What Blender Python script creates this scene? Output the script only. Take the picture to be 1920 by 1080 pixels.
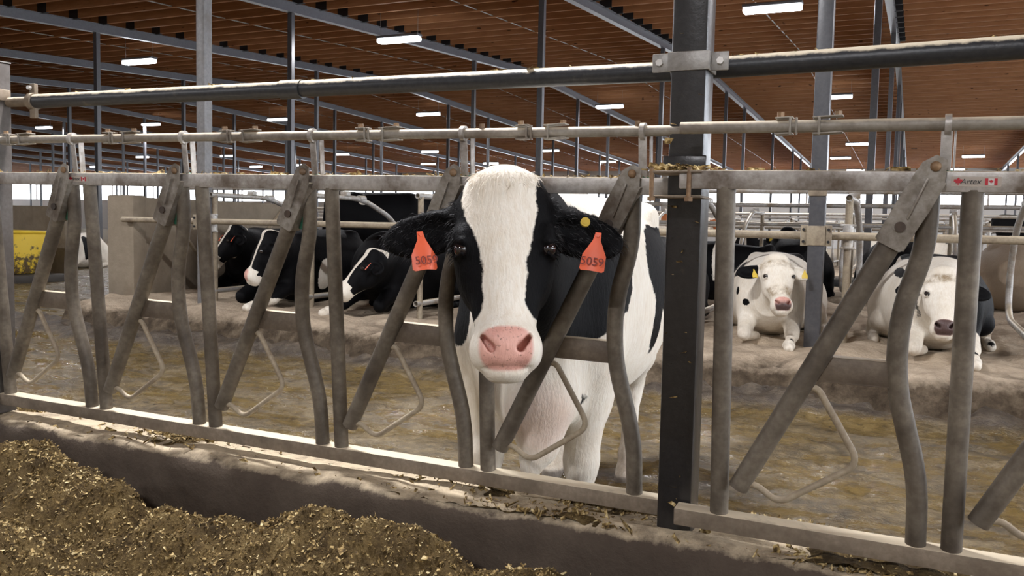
import bpy, bmesh, math, random
import numpy as np
from mathutils import Vector, Matrix
random.seed(7)
RNG = np.random.RandomState(11)
SC = bpy.context.scene
COL = SC.collection
for _o in list(bpy.data.objects):
    bpy.data.objects.remove(_o)

# ------------------------------------------------------------------ camera, world, exposure
EYE = 1.30                                   # camera height over the cow alley
YAW, PITCH, ROLL, FPX = 0.4266, 0.0706, 0.02015, 1646.0
_cy, _sy, _cp, _sp = math.cos(YAW), math.sin(YAW), math.cos(PITCH), math.sin(PITCH)
_F = np.array([-_sy * _cp, _cy * _cp, -_sp]); _R = np.array([_cy, _sy, 0.0]); _U = np.cross(_R, _F)
_c, _s = math.cos(ROLL), math.sin(ROLL)
CAM_R, CAM_U, CAM_F = _c * _R + _s * _U, -_s * _R + _c * _U, _F
cam_data = bpy.data.cameras.new('camera'); cam = bpy.data.objects.new('camera', cam_data)
COL.objects.link(cam); SC.camera = cam
cam_data.sensor_width = 36.0; cam_data.lens = 36.0 * FPX / 1920.0
cam_data.clip_start = 0.05; cam_data.clip_end = 400.0
_m = Matrix.Identity(4)
for _i in range(3):
    _m[_i][0], _m[_i][1], _m[_i][2] = CAM_R[_i], CAM_U[_i], -CAM_F[_i]
_m[2][3] = EYE
cam.matrix_world = _m

WORLD = bpy.data.worlds.new('overcast_sky'); SC.world = WORLD; WORLD.use_nodes = True
_bg = WORLD.node_tree.nodes['Background']
_bg.inputs['Color'].default_value = (0.86, 0.92, 1.0, 1.0); _bg.inputs['Strength'].default_value = 7.0
SC.view_settings.view_transform = 'Standard'; SC.view_settings.look = 'None'
SC.view_settings.gamma = 1.0; SC.view_settings.use_curve_mapping = False
SC.view_settings.exposure = 0.72
LAMP_WATT = 230.0

def ray(px, py):
    return CAM_F + CAM_R * (px - 960.0) / FPX - CAM_U * (py - 540.0) / FPX
def at_y(px, py, Y):
    r = ray(px, py); p = r * Y / r[1]; return np.array([p[0], p[1], p[2] + EYE])
def at_z(px, py, Z):
    r = ray(px, py); p = r * (Z - EYE) / r[2]; return np.array([p[0], p[1], p[2] + EYE])

# ------------------------------------------------------------------ object helpers
def tag(o, label=None, cat=None, group=None, kind=None):
    if label: o['label'] = label
    if cat: o['category'] = cat
    if group: o['group'] = group
    if kind: o['kind'] = kind
    return o
def empty(name, loc=(0, 0, 0), rz=0.0):
    o = bpy.data.objects.new(name, None); COL.objects.link(o)
    o.location = loc; o.rotation_euler = (0, 0, rz); o.empty_display_size = 0.1
    return o
def link(name, me, parent=None):
    o = bpy.data.objects.new(name, me); COL.objects.link(o)
    if parent is not None: o.parent = parent
    return o
def copy_tree(o, parent=None):
    c = o.copy(); COL.objects.link(c)
    if parent is not None:
        c.parent = parent; c.matrix_parent_inverse = o.matrix_parent_inverse.copy()
    for ch in list(o.children): copy_tree(ch, c)
    return c

class MB:
    """collects shapes of one part and links them as one mesh object"""
    def __init__(self): self.bm = bmesh.new()
    def box(self, c, s, rot=None, bev=0.0):
        r = bmesh.ops.create_cube(self.bm, size=1.0); vs = r['verts']
        M = Matrix.Translation(Vector(c)) @ (rot.to_4x4() if rot is not None else Matrix.Identity(4)) @ Matrix.Diagonal((s[0], s[1], s[2], 1.0))
        bmesh.ops.transform(self.bm, matrix=M, verts=vs)
        if bev > 0:
            es = list({e for v in vs for e in v.link_edges})
            bmesh.ops.bevel(self.bm, geom=es, offset=bev, segments=2, affect='EDGES', profile=0.5, clamp_overlap=True)
        return self
    def beam(self, a, b, w, h, up=(0, 0, 1), bev=0.0):
        a, b = Vector(a), Vector(b); d = b - a; L = d.length; d.normalize()
        u = Vector(up); x = d.cross(u)
        if x.length < 1e-5: x = d.cross(Vector((1, 0, 0)))
        x.normalize(); u = x.cross(d)
        R = Matrix((x, d, u)).transposed()
        return self.box((a + b) / 2, (w, L, h), R, bev)
    def tube(self, pts, r, n=14, caps=True, hollow=False):
        pts = [Vector(p) for p in pts]; rings = []
        rs = r if isinstance(r, (list, tuple)) else [r] * len(pts)
        prev = None
        for i, p in enumerate(pts):
            if i == 0: d = (pts[1] - p).normalized()
            elif i == len(pts) - 1: d = (p - pts[i - 1]).normalized()
            else: d = ((pts[i + 1] - p).normalized() + (p - pts[i - 1]).normalized()).normalized()
            if prev is None:
                a = d.orthogonal().normalized()
            else:
                a = (prev - d * prev.dot(d)).normalized()
            prev = a; b = d.cross(a)
            rings.append([self.bm.verts.new(p + (a * math.cos(2 * math.pi * k / n) + b * math.sin(2 * math.pi * k / n)) * rs[i]) for k in range(n)])
        for i in range(len(rings) - 1):
            for k in range(n):
                self.bm.faces.new((rings[i][k], rings[i][(k + 1) % n], rings[i + 1][(k + 1) % n], rings[i + 1][k]))
        if caps:
            for ring, p, dd in ((rings[0], pts[0], pts[1] - pts[0]), (rings[-1], pts[-1], pts[-2] - pts[-1])):
                if hollow:
                    inner = [self.bm.verts.new(p + (v.co - p) * 0.8) for v in ring]
                    deep = [self.bm.verts.new(v.co + dd.normalized() * rs[0] * 2.5) for v in inner]
                    for k in range(n):
                        k2 = (k + 1) % n
                        self.bm.faces.new((ring[k], ring[k2], inner[k2], inner[k]))
                        self.bm.faces.new((inner[k], inner[k2], deep[k2], deep[k]))
                    self.bm.faces.new(deep)
                else:
                    self.bm.faces.new(ring)
        return self
    def cyl(self, a, b, r, n=16): return self.tube([a, b], r, n)
    def poly(self, pts, th, nrm):
        """flat polygon given thickness along nrm"""
        nv = Vector(nrm) * th
        f = [self.bm.verts.new(Vector(p)) for p in pts]; g = [self.bm.verts.new(Vector(p) + nv) for p in pts]
        self.bm.faces.new(f); self.bm.faces.new(g)
        for i in range(len(f)):
            j = (i + 1) % len(f); self.bm.faces.new((f[i], f[j], g[j], g[i]))
        return self
    def sphere(self, c, r, sc=(1, 1, 1), seg=16):
        rr = bmesh.ops.create_uvsphere(self.bm, u_segments=seg, v_segments=seg // 2 + 2, radius=r)
        bmesh.ops.transform(self.bm, matrix=Matrix.Translation(Vector(c)) @ Matrix.Diagonal((*sc, 1.0)), verts=rr['verts'])
        return self
    def build(self, name, mat, parent=None, smooth=True, angle=40):
        bmesh.ops.recalc_face_normals(self.bm, faces=self.bm.faces)
        me = bpy.data.meshes.new(name); self.bm.to_mesh(me); self.bm.free()
        me.materials.append(mat)
        if smooth:
            me.polygons.foreach_set('use_smooth', [True] * len(me.polygons))
            me.set_sharp_from_angle(angle=math.radians(angle))
        return link(name, me, parent)

def smooth_path(pts, n=6, rad=0.05):
    """polyline with rounded corners"""
    P = [Vector(p) for p in pts]; out = [P[0]]
    for i in range(1, len(P) - 1):
        a, b, c = P[i - 1], P[i], P[i + 1]
        r = min(rad, (b - a).length * 0.45, (c - b).length * 0.45)
        s = b + (a - b).normalized() * r; e = b + (c - b).normalized() * r
        for k in range(n + 1):
            t = k / n; out.append(s * (1 - t) ** 2 + b * 2 * t * (1 - t) + e * t * t)
    out.append(P[-1]); return out

# ------------------------------------------------------------------ numpy noise and meshes
def _hash(ix, iy, iz, seed):
    h = (ix.astype(np.int64) * 374761393 + iy.astype(np.int64) * 668265263 + iz.astype(np.int64) * 2147483647 + seed * 974711) & 0x7fffffff
    h = (h ^ (h >> 13)) * 1274126177 & 0x7fffffff
    h = h ^ (h >> 16)
    return (h & 0xffff) / 32767.5 - 1.0
def vnoise(x, y, z=None, seed=0):
    x = np.asarray(x, float); y = np.asarray(y, float); z = np.zeros_like(x) if z is None else np.asarray(z, float)
    x, y, z = np.broadcast_arrays(x, y, z)
    x0, y0, z0 = np.floor(x), np.floor(y), np.floor(z)
    fx, fy, fz = x - x0, y - y0, z - z0
    fx, fy, fz = [f * f * (3 - 2 * f) for f in (fx, fy, fz)]
    r = 0
    for a in (0, 1):
        for b in (0, 1):
            for c in (0, 1):
                r = r + _hash(x0 + a, y0 + b, z0 + c, seed) * (fx if a else 1 - fx) * (fy if b else 1 - fy) * (fz if c else 1 - fz)
    return r
def fbm(x, y, z=None, oct=4, seed=0):
    r = 0; a = 1.0; f = 1.0
    for o in range(oct):
        r = r + a * vnoise(np.asarray(x) * f, np.asarray(y) * f, None if z is None else np.asarray(z) * f, seed + o * 17); a *= 0.5; f *= 2.03
    return r
def mesh_np(name, V, Q, mat=None, smooth=True):
    me = bpy.data.meshes.new(name); n, m = len(V), len(Q); k = Q.shape[1]
    me.vertices.add(n); me.vertices.foreach_set('co', np.ascontiguousarray(V, np.float32).ravel())
    me.loops.add(m * k); me.loops.foreach_set('vertex_index', np.ascontiguousarray(Q, np.int32).ravel())
    me.polygons.add(m); me.polygons.foreach_set('loop_start', np.arange(0, m * k, k, dtype=np.int32))
    me.update(calc_edges=True)
    if smooth: me.polygons.foreach_set('use_smooth', np.ones(m, bool))
    if mat: me.materials.append(mat)
    return me
def grid_mesh(name, xs, ys, Zf, mat):
    X, Y = np.meshgrid(xs, ys, indexing='ij'); Z = Zf(X, Y)
    V = np.stack([X, Y, Z], -1).reshape(-1, 3); nx, ny = len(xs), len(ys)
    i, j = np.meshgrid(np.arange(nx - 1), np.arange(ny - 1), indexing='ij')
    a = (i * ny + j).ravel(); Q = np.stack([a, a + ny, a + ny + 1, a + 1], 1)
    return mesh_np(name, V, Q, mat)
def fattr(me, name, vals):
    at = me.attributes.new(name, 'FLOAT', 'POINT'); at.data.foreach_set('value', np.ascontiguousarray(vals, np.float32))

# ------------------------------------------------------------------ material helpers
class NT:
    def __init__(self, name):
        self.m = bpy.data.materials.new(name); self.m.use_nodes = True
        self.t = self.m.node_tree; self.b = self.t.nodes['Principled BSDF']
    def n(self, typ, **kw):
        nd = self.t.nodes.new(typ)
        for k, v in kw.items():
            if k.startswith('i_'): nd.inputs[k[2:].replace('_', ' ')].default_value = v
            else: setattr(nd, k, v)
        return nd
    def l(self, a, b): self.t.links.new(a, b)
    def coord(self, kind='Object', scale=(1, 1, 1)):
        tc = self.n('ShaderNodeTexCoord'); mp = self.n('ShaderNodeMapping'); mp.inputs['Scale'].default_value = scale
        self.l(tc.outputs[kind], mp.inputs['Vector']); return mp.outputs['Vector']
    def world(self, scale=(1, 1, 1)):
        g = self.n('ShaderNodeNewGeometry'); mp = self.n('ShaderNodeMapping'); mp.inputs['Scale'].default_value = scale
        self.l(g.outputs['Position'], mp.inputs['Vector']); return mp.outputs['Vector']
    def noise(self, vec, scale=5, detail=4, rough=0.6, dist=0.0):
        nd = self.n('ShaderNodeTexNoise'); nd.inputs['Scale'].default_value = scale; nd.inputs['Detail'].default_value = detail
        nd.inputs['Roughness'].default_value = rough; nd.inputs['Distortion'].default_value = dist
        self.l(vec, nd.inputs['Vector']); return nd.outputs['Fac']
    def ramp(self, fac, stops):
        r = self.n('ShaderNodeValToRGB'); el = r.color_ramp.elements
        while len(el) < len(stops): el.new(0.5)
        for e, (p, c) in zip(el, stops):
            e.position = p; e.color = (*c, 1.0) if len(c) == 3 else c
        self.l(fac, r.inputs['Fac']); return r.outputs['Color']
    def mix(self, f, a, b):
        m = self.n('ShaderNodeMix', data_type='RGBA')
        for sock, v in ((m.inputs[0], f), (m.inputs[6], a), (m.inputs[7], b)):
            if isinstance(v, (int, float)): sock.default_value = v
            elif isinstance(v, tuple): sock.default_value = (*v, 1.0)
            else: self.l(v, sock)
        return m.outputs[2]
    def math(self, op, a, b=None, clamp=False):
        m = self.n('ShaderNodeMath', operation=op); m.use_clamp = clamp
        for s, v in ((m.inputs[0], a), (m.inputs[1], b)):
            if v is None: continue
            if isinstance(v, (int, float)): s.default_value = v
            else: self.l(v, s)
        return m.outputs[0]
    def mrange(self, v, a, b, c=0.0, d=1.0):
        m = self.n('ShaderNodeMapRange'); m.inputs[1].default_value = a; m.inputs[2].default_value = b
        m.inputs[3].default_value = c; m.inputs[4].default_value = d; m.clamp = True
        self.l(v, m.inputs[0]); return m.outputs[0]
    def attr(self, name):
        a = self.n('ShaderNodeAttribute'); a.attribute_name = name; return a.outputs['Fac']
    def up(self):
        g = self.n('ShaderNodeNewGeometry'); s = self.n('ShaderNodeSeparateXYZ'); self.l(g.outputs['Normal'], s.inputs[0]); return s.outputs['Z']
    def bump(self, h, strength=0.3, dist=0.01):
        b = self.n('ShaderNodeBump'); b.inputs['Strength'].default_value = strength; b.inputs['Distance'].default_value = dist
        self.l(h, b.inputs['Height']); self.l(b.outputs['Normal'], self.b.inputs['Normal'])
    def out(self, col=None, rough=None, metal=None, spec=None):
        for nm, v in (('Base Color', col), ('Roughness', rough), ('Metallic', metal), ('Specular IOR Level', spec)):
            if v is None: continue
            if isinstance(v, tuple): self.b.inputs[nm].default_value = (*v, 1.0)
            elif isinstance(v, (int, float)): self.b.inputs[nm].default_value = v
            else: self.l(v, self.b.inputs[nm])
        return self.m
def plain(name, col, rough=0.6, metal=0.0, spec=0.5):
    return NT(name).out(col, rough, metal, spec)
# ------------------------------------------------------------------ materials
M = {}
def steel(name, base, base2, grime, g0, g1, metal=0.25, rough=0.5, dust=None, du=(0.45, 0.9), sc=6.0):
    t = NT(name); v = t.world()
    big = t.noise(v, sc, 5, 0.65); fine = t.noise(v, sc * 9, 3, 0.6)
    c = t.mix(t.mrange(fine, .35, .65), base, base2)
    c = t.mix(t.mrange(big, g0, g1), c, grime)
    if dust:
        f = t.math('ADD', t.up(), t.math('MULTIPLY', t.math('SUBTRACT', t.noise(v, 14, 4, .7), .5), .8))
        c = t.mix(t.mrange(f, du[0], du[1]), c, dust)
    t.bump(t.noise(v, 45, 4, .7), .25, .004)
    return t.out(c, rough, metal)
DUST = (.60, .51, .37)
M['rail'] = steel('galvanised_rail', (.47, .445, .42), (.36, .335, .305), (.135, .105, .08), .46, .66, .3, .42, DUST, (.55, .95))
M['tube'] = steel('grimy_galvanised_tube', (.195, .165, .125), (.135, .110, .082), (.066, .051, .037), .40, .66, .2, .55, DUST, (.75, 1.05), 5.0)
M['sleeve'] = steel('soiled_galvanised_sleeve', (.32, .295, .26), (.22, .195, .16), (.095, .072, .052), .42, .64, .3, .42, DUST, (.7, 1.05))
M['channel'] = steel('rust_brown_channel', (.16, .125, .09), (.12, .092, .066), (.075, .055, .04), .42, .66, .2, .5, DUST, (.55, .9))
M['darkrust'] = steel('brown_bolt_head', (.07, .045, .03), (.05, .033, .022), (.03, .02, .015), .4, .7, .2, .55)
M['dustypost'] = steel('dusty_grey_post', (.10, .088, .08), (.078, .068, .06), (.06, .048, .04), .45, .7, .1, .6)
M['barrail'] = steel('dusty_lock_rail', (.30, .275, .235), (.24, .215, .18), (.13, .10, .075), .45, .7, .2, .55, (.62, .54, .41), (.35, .85))
M['bottom'] = steel('caked_bottom_rail', (.26, .21, .155), (.20, .155, .11), (.13, .10, .07), .42, .66, .05, .75, (.66, .57, .42), (.55, .9))
M['guard'] = steel('worn_guard_wire', (.42, .35, .25), (.31, .25, .17), (.17, .13, .09), .45, .72, .1, .6, (.52, .44, .32), (.55, 1.0))
M['blackpipe'] = steel('black_pipe', (.018, .020, .024), (.03, .031, .034), (.10, .09, .075), .62, .78, .1, .38, (.60, .53, .40), (.42, .66))
M['post'] = steel('charcoal_post', (.026, .024, .024), (.019, .018, .018), (.085, .062, .045), .66, .82, .0, .30, None)
M['band'] = steel('pale_steel_band', (.34, .33, .31), (.26, .25, .235), (.15, .13, .11), .45, .7, .35, .45, DUST, (.5, .9))
M['bolt'] = plain('zinc_bolt', (.55, .53, .50), .35, .6)
M['column'] = steel('grey_painted_column', (.085, .086, .094), (.068, .069, .077), (.13, .12, .11), .62, .8, .0, .32, None, sc=3)
M['lightcolumn'] = steel('dull_grey_column', (.21, .205, .205), (.16, .158, .16), (.13, .115, .10), .5, .72, .15, .5, None, sc=3)
M['gap_shade'] = plain('painted_gap_shade', (.012, .013, .016), .5)  # near-black colour standing in for shade in the gaps at joist ends
M['beam'] = steel('grey_painted_beam', (.12, .12, .135), (.10, .10, .112), (.15, .14, .14), .62, .8, .0, .32, None, sc=2)
M['stall'] = steel('galvanised_stall_pipe', (.46, .45, .43), (.36, .34, .32), (.27, .22, .16), .48, .68, .3, .45, (.62, .54, .40), (.45, .9))
M['stalldirty'] = steel('sandy_stall_pipe', (.34, .285, .20), (.27, .22, .155), (.18, .14, .10), .48, .68, .1, .6, (.66, .57, .42), (.4, .9))
M['dark'] = plain('dark_opening', (.01, .01, .01), .8)
M['green'] = plain('green_plastic', (.015, .085, .05), .4)
M['rust'] = steel('rusty_bolt', (.30, .19, .10), (.20, .12, .065), (.10, .07, .05), .45, .7, .2, .6)

def wood(name, c1, c2, c3):
    t = NT(name); v = t.world((.25, 3.2, 3.2)); g = t.noise(v, 5, 5, .65, .6)
    sp = t.noise(t.world((1.1, 6, 6)), 1.7, 2, .5)
    c = t.ramp(g, [(.25, c1), (.55, c2), (.8, c3)])
    kn = t.noise(t.world((2.2, 7, 7)), 1.6, 1, .4)
    c = t.mix(t.mrange(kn, .73, .78), c, (.05, .025, .012))
    c = t.mix(t.mrange(sp, .3, .75, 0, .35), c, (.20, .085, .035))
    t.bump(g, .15, .003)
    return t.out(c, .62, 0, .25)
M['joist'] = wood('sawn_joist_wood', (.31, .137, .060), (.40, .19, .085), (.48, .245, .118))
M['deck'] = wood('roof_deck_wood', (.18, .078, .035), (.23, .103, .047), (.28, .13, .06))

def ground(name, cols, sc, bumpd, rough=.9, wet=None):
    t = NT(name); v = t.world()
    a = t.noise(v, sc, 6, .65, .3); b = t.noise(v, sc * 7, 5, .7)
    f = t.math('ADD', t.math('MULTIPLY', a, .65), t.math('MULTIPLY', b, .35))
    c = t.ramp(f, [(.30 + .4 * i / (len(cols) - 1), cc) for i, cc in enumerate(cols)])
    t.bump(t.math('ADD', t.noise(v, sc * 14, 5, .7), t.math('MULTIPLY', b, 1.2)), .8, bumpd)
    return t, c, f, v
t, c, f, v = ground('crumbly_sand', [(.31, .245, .175), (.47, .38, .28), (.58, .48, .36)], 1.6, .02)
dk = t.mrange(t.noise(t.world((1.0, 1.4, 1)), 2.2, 4, .6), .5, .68, 0, .45)
c = t.mix(dk, c, (.15, .115, .08))
sp = t.n('ShaderNodeSeparateXYZ'); t.l(v, sp.inputs[0])
zz = t.math('ADD', sp.outputs['Z'], t.math('MULTIPLY', t.math('SUBTRACT', t.noise(v, 7, 5, .75), .5), .16))
ed = t.ramp(t.noise(v, 6, 5, .7), [(.32, (.035, .025, .016)), (.5, (.085, .063, .042)), (.68, (.17, .132, .09))])
c = t.mix(t.mrange(zz, .24, .32), ed, c)
M['sand'] = t.out(c, .95, 0, .2)
t, c, f, v = ground('trampled_bed_edge', [(.085, .062, .042), (.14, .108, .075), (.24, .19, .135)], 3.2, .05)
M['edge'] = t.out(c, .9, 0, .3)
# wet manure slurry: brown, ochre in the puddles, glossy where it is wet; trodden dark dung along the bed
t = NT('wet_slurry'); v = t.world()
a = t.noise(v, 2.1, 6, .68, .5); b_ = t.noise(v, 15, 6, .75)
c = t.ramp(t.math('ADD', t.math('MULTIPLY', a, .5), t.math('MULTIPLY', b_, .5)), [(.38, (.042, .030, .013)), (.47, (.112, .080, .036)), (.55, (.195, .143, .068)), (.66, (.31, .24, .135))])
band = t.noise(t.world((.45, 1.5, 1)), 2.2, 5, .66, .4)
wet = t.mrange(t.math('ADD', band, t.math('MULTIPLY', t.math('SUBTRACT', t.noise(v, 6, 4, .65), .5), .6)), .42, .62)
c = t.mix(t.math('MULTIPLY', wet, .62), c, (.185, .128, .045))
c = t.mix(t.mrange(t.noise(v, 13, 5, .75), .55, .70, 0, .9), c, (.030, .021, .012))
sp = t.n('ShaderNodeSeparateXYZ'); t.l(v, sp.inputs[0])
zz = t.math('ADD', sp.outputs['Z'], t.math('MULTIPLY', t.math('SUBTRACT', t.noise(v, 7, 5, .75), .5), .09))
dung = t.mrange(zz, .035, .075)
c = t.mix(dung, c, t.ramp(t.noise(v, 9, 5, .75), [(.32, (.035, .025, .016)), (.5, (.080, .060, .040)), (.68, (.16, .125, .085))]))
wet = t.math('MULTIPLY', wet, t.math('SUBTRACT', 1.0, dung))
rip = t.noise(t.world((1, 1.7, 1)), 30, 4, .7, .8)
calm = t.math('SUBTRACT', 1.0, t.math('MULTIPLY', wet, .78))
t.bump(t.math('MULTIPLY', t.math('ADD', t.math('MULTIPLY', rip, 1.0), t.math('MULTIPLY', b_, 1.3)), calm), .75, .020)
M['slurry'] = t.out(c, t.math('SUBTRACT', .46, t.math('MULTIPLY', wet, .39)), 0, .8)
t, c, f, v = ground('cast_concrete', [(.16, .128, .092), (.22, .18, .132), (.28, .235, .175)], 1.3, .004)
st = t.mrange(t.noise(t.world((.8, .8, .5)), 2.6, 4, .6), .52, .68, 0, .55)
M['concrete'] = t.out(t.mix(st, c, (.15, .115, .08)), .9, 0, .25)
t, c, f, v = ground('stained_curb_concrete', [(.055, .041, .031), (.080, .061, .046), (.115, .090, .068)], 1.5, .006)
du = t.mrange(t.math('ADD', t.up(), t.math('MULTIPLY', t.math('SUBTRACT', t.noise(v, 11, 6, .75), .5), 1.1)), .62, 1.05)
M['curb'] = t.out(t.mix(du, c, (.56, .46, .32)), .92, 0, .2)
t, c, f, v = ground('chopped_feed', [(.020, .012, .005), (.085, .054, .020), (.23, .155, .060), (.44, .33, .15)], 11.0, .03)
ob = t.mrange(t.noise(v, 2.3, 4, .6), .40, .66, 0, .6)
M['feed'] = t.out(t.mix(ob, c, (.085, .055, .020)), .9, 0, .2)
t = NT('feed_flakes')
nn = t.noise(t.world(), 60, 2, .5)
M['flake'] = t.out(t.ramp(nn, [(.36, (.05, .031, .011)), (.48, (.19, .125, .047)), (.57, (.42, .305, .13)), (.68, (.66, .55, .31))]), .85, 0, .25)
t, c, f, v = ground('dry_feed_lane', [(.10, .075, .045), (.15, .115, .07), (.2, .16, .10)], 2.0, .01)
M['lane'] = t.out(c, .9)
t = NT('yellow_plastic'); v = t.world()
sp = t.n('ShaderNodeSeparateXYZ'); t.l(v, sp.inputs[0])
splash = t.math('SUBTRACT', t.noise(v, 5.5, 6, .75), t.math('MULTIPLY', t.math('SUBTRACT', sp.outputs['Z'], .55), .32))
M['yellow'] = t.out(t.mix(t.mrange(splash, .50, .60), (.86, .60, .035), (.085, .052, .016)), .45, 0, .4)
M['plinth'] = plain('dark_wet_plinth', (.05, .042, .034), .6)
M['lampbody'] = plain('lamp_housing', (.12, .12, .13), .5, .2)
t = NT('lit_diffuser'); t.b.inputs['Emission Color'].default_value = (.90, .94, 1.0, 1); t.b.inputs['Emission Strength'].default_value = 9.0
M['lamp'] = t.out((.9, .9, .9), .4)
M['wallsheet'] = plain('pale_wall_sheet', (.42, .42, .41), .7)
# coat of the cattle: patch distance, skin and soil come from the shape of each animal
def coat(name, white=(.81, .77, .69), black=(.0030, .0030, .0036), jag=.022):
    t = NT(name); v = t.coord('Object')
    n = t.math('SUBTRACT', t.noise(v, 38, 4, .7), .5); n2 = t.math('SUBTRACT', t.noise(v, 9, 3, .6), .5)
    sd = t.math('ADD', t.attr('patch'), t.math('ADD', t.math('MULTIPLY', n, jag), t.math('MULTIPLY', n2, jag * 1.6)))
    m = t.mrange(sd, -.003, .003, 1.0, 0.0)
    w = t.mix(t.mrange(t.noise(v, 5, 4, .6), .35, .7, 0, .5), white, (white[0] * .86, white[1] * .80, white[2] * .71))
    hs = t.n('ShaderNodeMapping'); hs.inputs['Scale'].default_value = (1, 1, .16); t.l(v, hs.inputs['Vector'])
    w = t.mix(t.mrange(t.noise(hs.outputs['Vector'], 70, 4, .7, .6), .42, .68, 0, .5), w, (white[0] * .80, white[1] * .72, white[2] * .62))
    w = t.mix(t.math('MULTIPLY', t.attr('soil'), t.mrange(t.noise(v, 13, 5, .7), .38, .62)), w, (.30, .225, .14))
    c = t.mix(m, w, black)
    sk = t.mix(t.mrange(t.noise(v, 17, 4, .6), .35, .65), (.72, .40, .33), (.60, .31, .255))
    sk = t.mix(t.mrange(t.noise(v, 95, 3, .7), .60, .67, 0, .85), sk, (.20, .105, .07))
    c = t.mix(t.attr('skin'), c, sk)
    c = t.mix(t.attr('darkskin'), c, (.035, .022, .022))
    hv = t.n('ShaderNodeMapping'); hv.inputs['Scale'].default_value = (1, 1, .22); t.l(v, hv.inputs['Vector'])
    fur = t.math('ADD', t.noise(hv.outputs['Vector'], 120, 3, .6, .5), t.math('MULTIPLY', t.noise(v, 16, 3, .6), .9))
    t.bump(fur, .5, .007)
    return t.out(c, t.math('SUBTRACT', .62, t.math('MULTIPLY', t.attr('skin'), .2)), 0, t.math('ADD', .09, t.math('MULTIPLY', t.attr('skin'), .34)))
M['coat'] = coat('holstein_coat')
M['tancoat'] = coat('tan_cow_coat', (.31, .25, .19), (.10, .07, .045))
M['tancoat2'] = coat('brown_and_white_coat', (.78, .73, .65), (.26, .09, .035))
M['eye'] = plain('dark_wet_eye', (.012, .008, .008), .06, 0, .8)
M['hoof'] = plain('hoof_horn', (.10, .075, .05), .6)
M['orange'] = plain('orange_plastic_tag', (.70, .115, .045), .45)
M['yellowtag'] = plain('yellow_plastic_tag', (.62, .44, .06), .45)
M['ink'] = plain('dark_ink', (.16, .02, .012), .6)
M['white'] = plain('white_print', (.62, .60, .57), .5)
M['red'] = plain('red_print', (.45, .02, .035), .5)
M['black'] = plain('black_print', (.02, .02, .022), .5)
M['hair'] = plain('pale_hair', (.78, .72, .62), .7)
M['blackhair'] = plain('black_hair', (.014, .014, .016), .6)
# ------------------------------------------------------------------ cattle: a smooth distance field per animal, meshed as one body
class Frame:
    def __init__(self, o=(0, 0, 0), A=None):
        self.o = np.array(o, float); self.A = np.eye(3) if A is None else np.array(A, float)   # columns = axes
    def w(self, p): return self.o + self.A @ np.array(p, float)
    def loc(self, x, y, z):
        dx, dy, dz = x - self.o[0], y - self.o[1], z - self.o[2]; A = self.A
        return (A[0, 0] * dx + A[1, 0] * dy + A[2, 0] * dz, A[0, 1] * dx + A[1, 1] * dy + A[2, 1] * dz, A[0, 2] * dx + A[1, 2] * dy + A[2, 2] * dz)
    def sub(self, o, A): return Frame(self.w(o), self.A @ np.array(A, float))
def rot_z(a): c, s = math.cos(a), math.sin(a); return np.array([[c, -s, 0], [s, c, 0], [0, 0, 1.0]])
def rot_x(a): c, s = math.cos(a), math.sin(a); return np.array([[1.0, 0, 0], [0, c, -s], [0, s, c]])
def rot_y(a): c, s = math.cos(a), math.sin(a); return np.array([[c, 0, s], [0, 1.0, 0], [-s, 0, c]])
def curve_table(st, n=160):
    """Catmull-Rom through the stations, sampled densely"""
    st = np.array(st, float); t = np.arange(len(st)); T = np.linspace(0, len(st) - 1, n)
    i = np.clip(np.floor(T).astype(int), 0, len(st) - 2); f = (T - i)[:, None]
    p0, p1, p2, p3 = st[np.clip(i - 1, 0, None)], st[i], st[i + 1], st[np.clip(i + 2, None, len(st) - 1)]
    r = .5 * (2 * p1 + (p2 - p0) * f + (2 * p0 - 5 * p1 + 4 * p2 - p3) * f ** 2 + (3 * p1 - p0 - 3 * p2 + p3) * f ** 3)
    return r[np.argsort(r[:, 0], kind='stable')]
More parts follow.
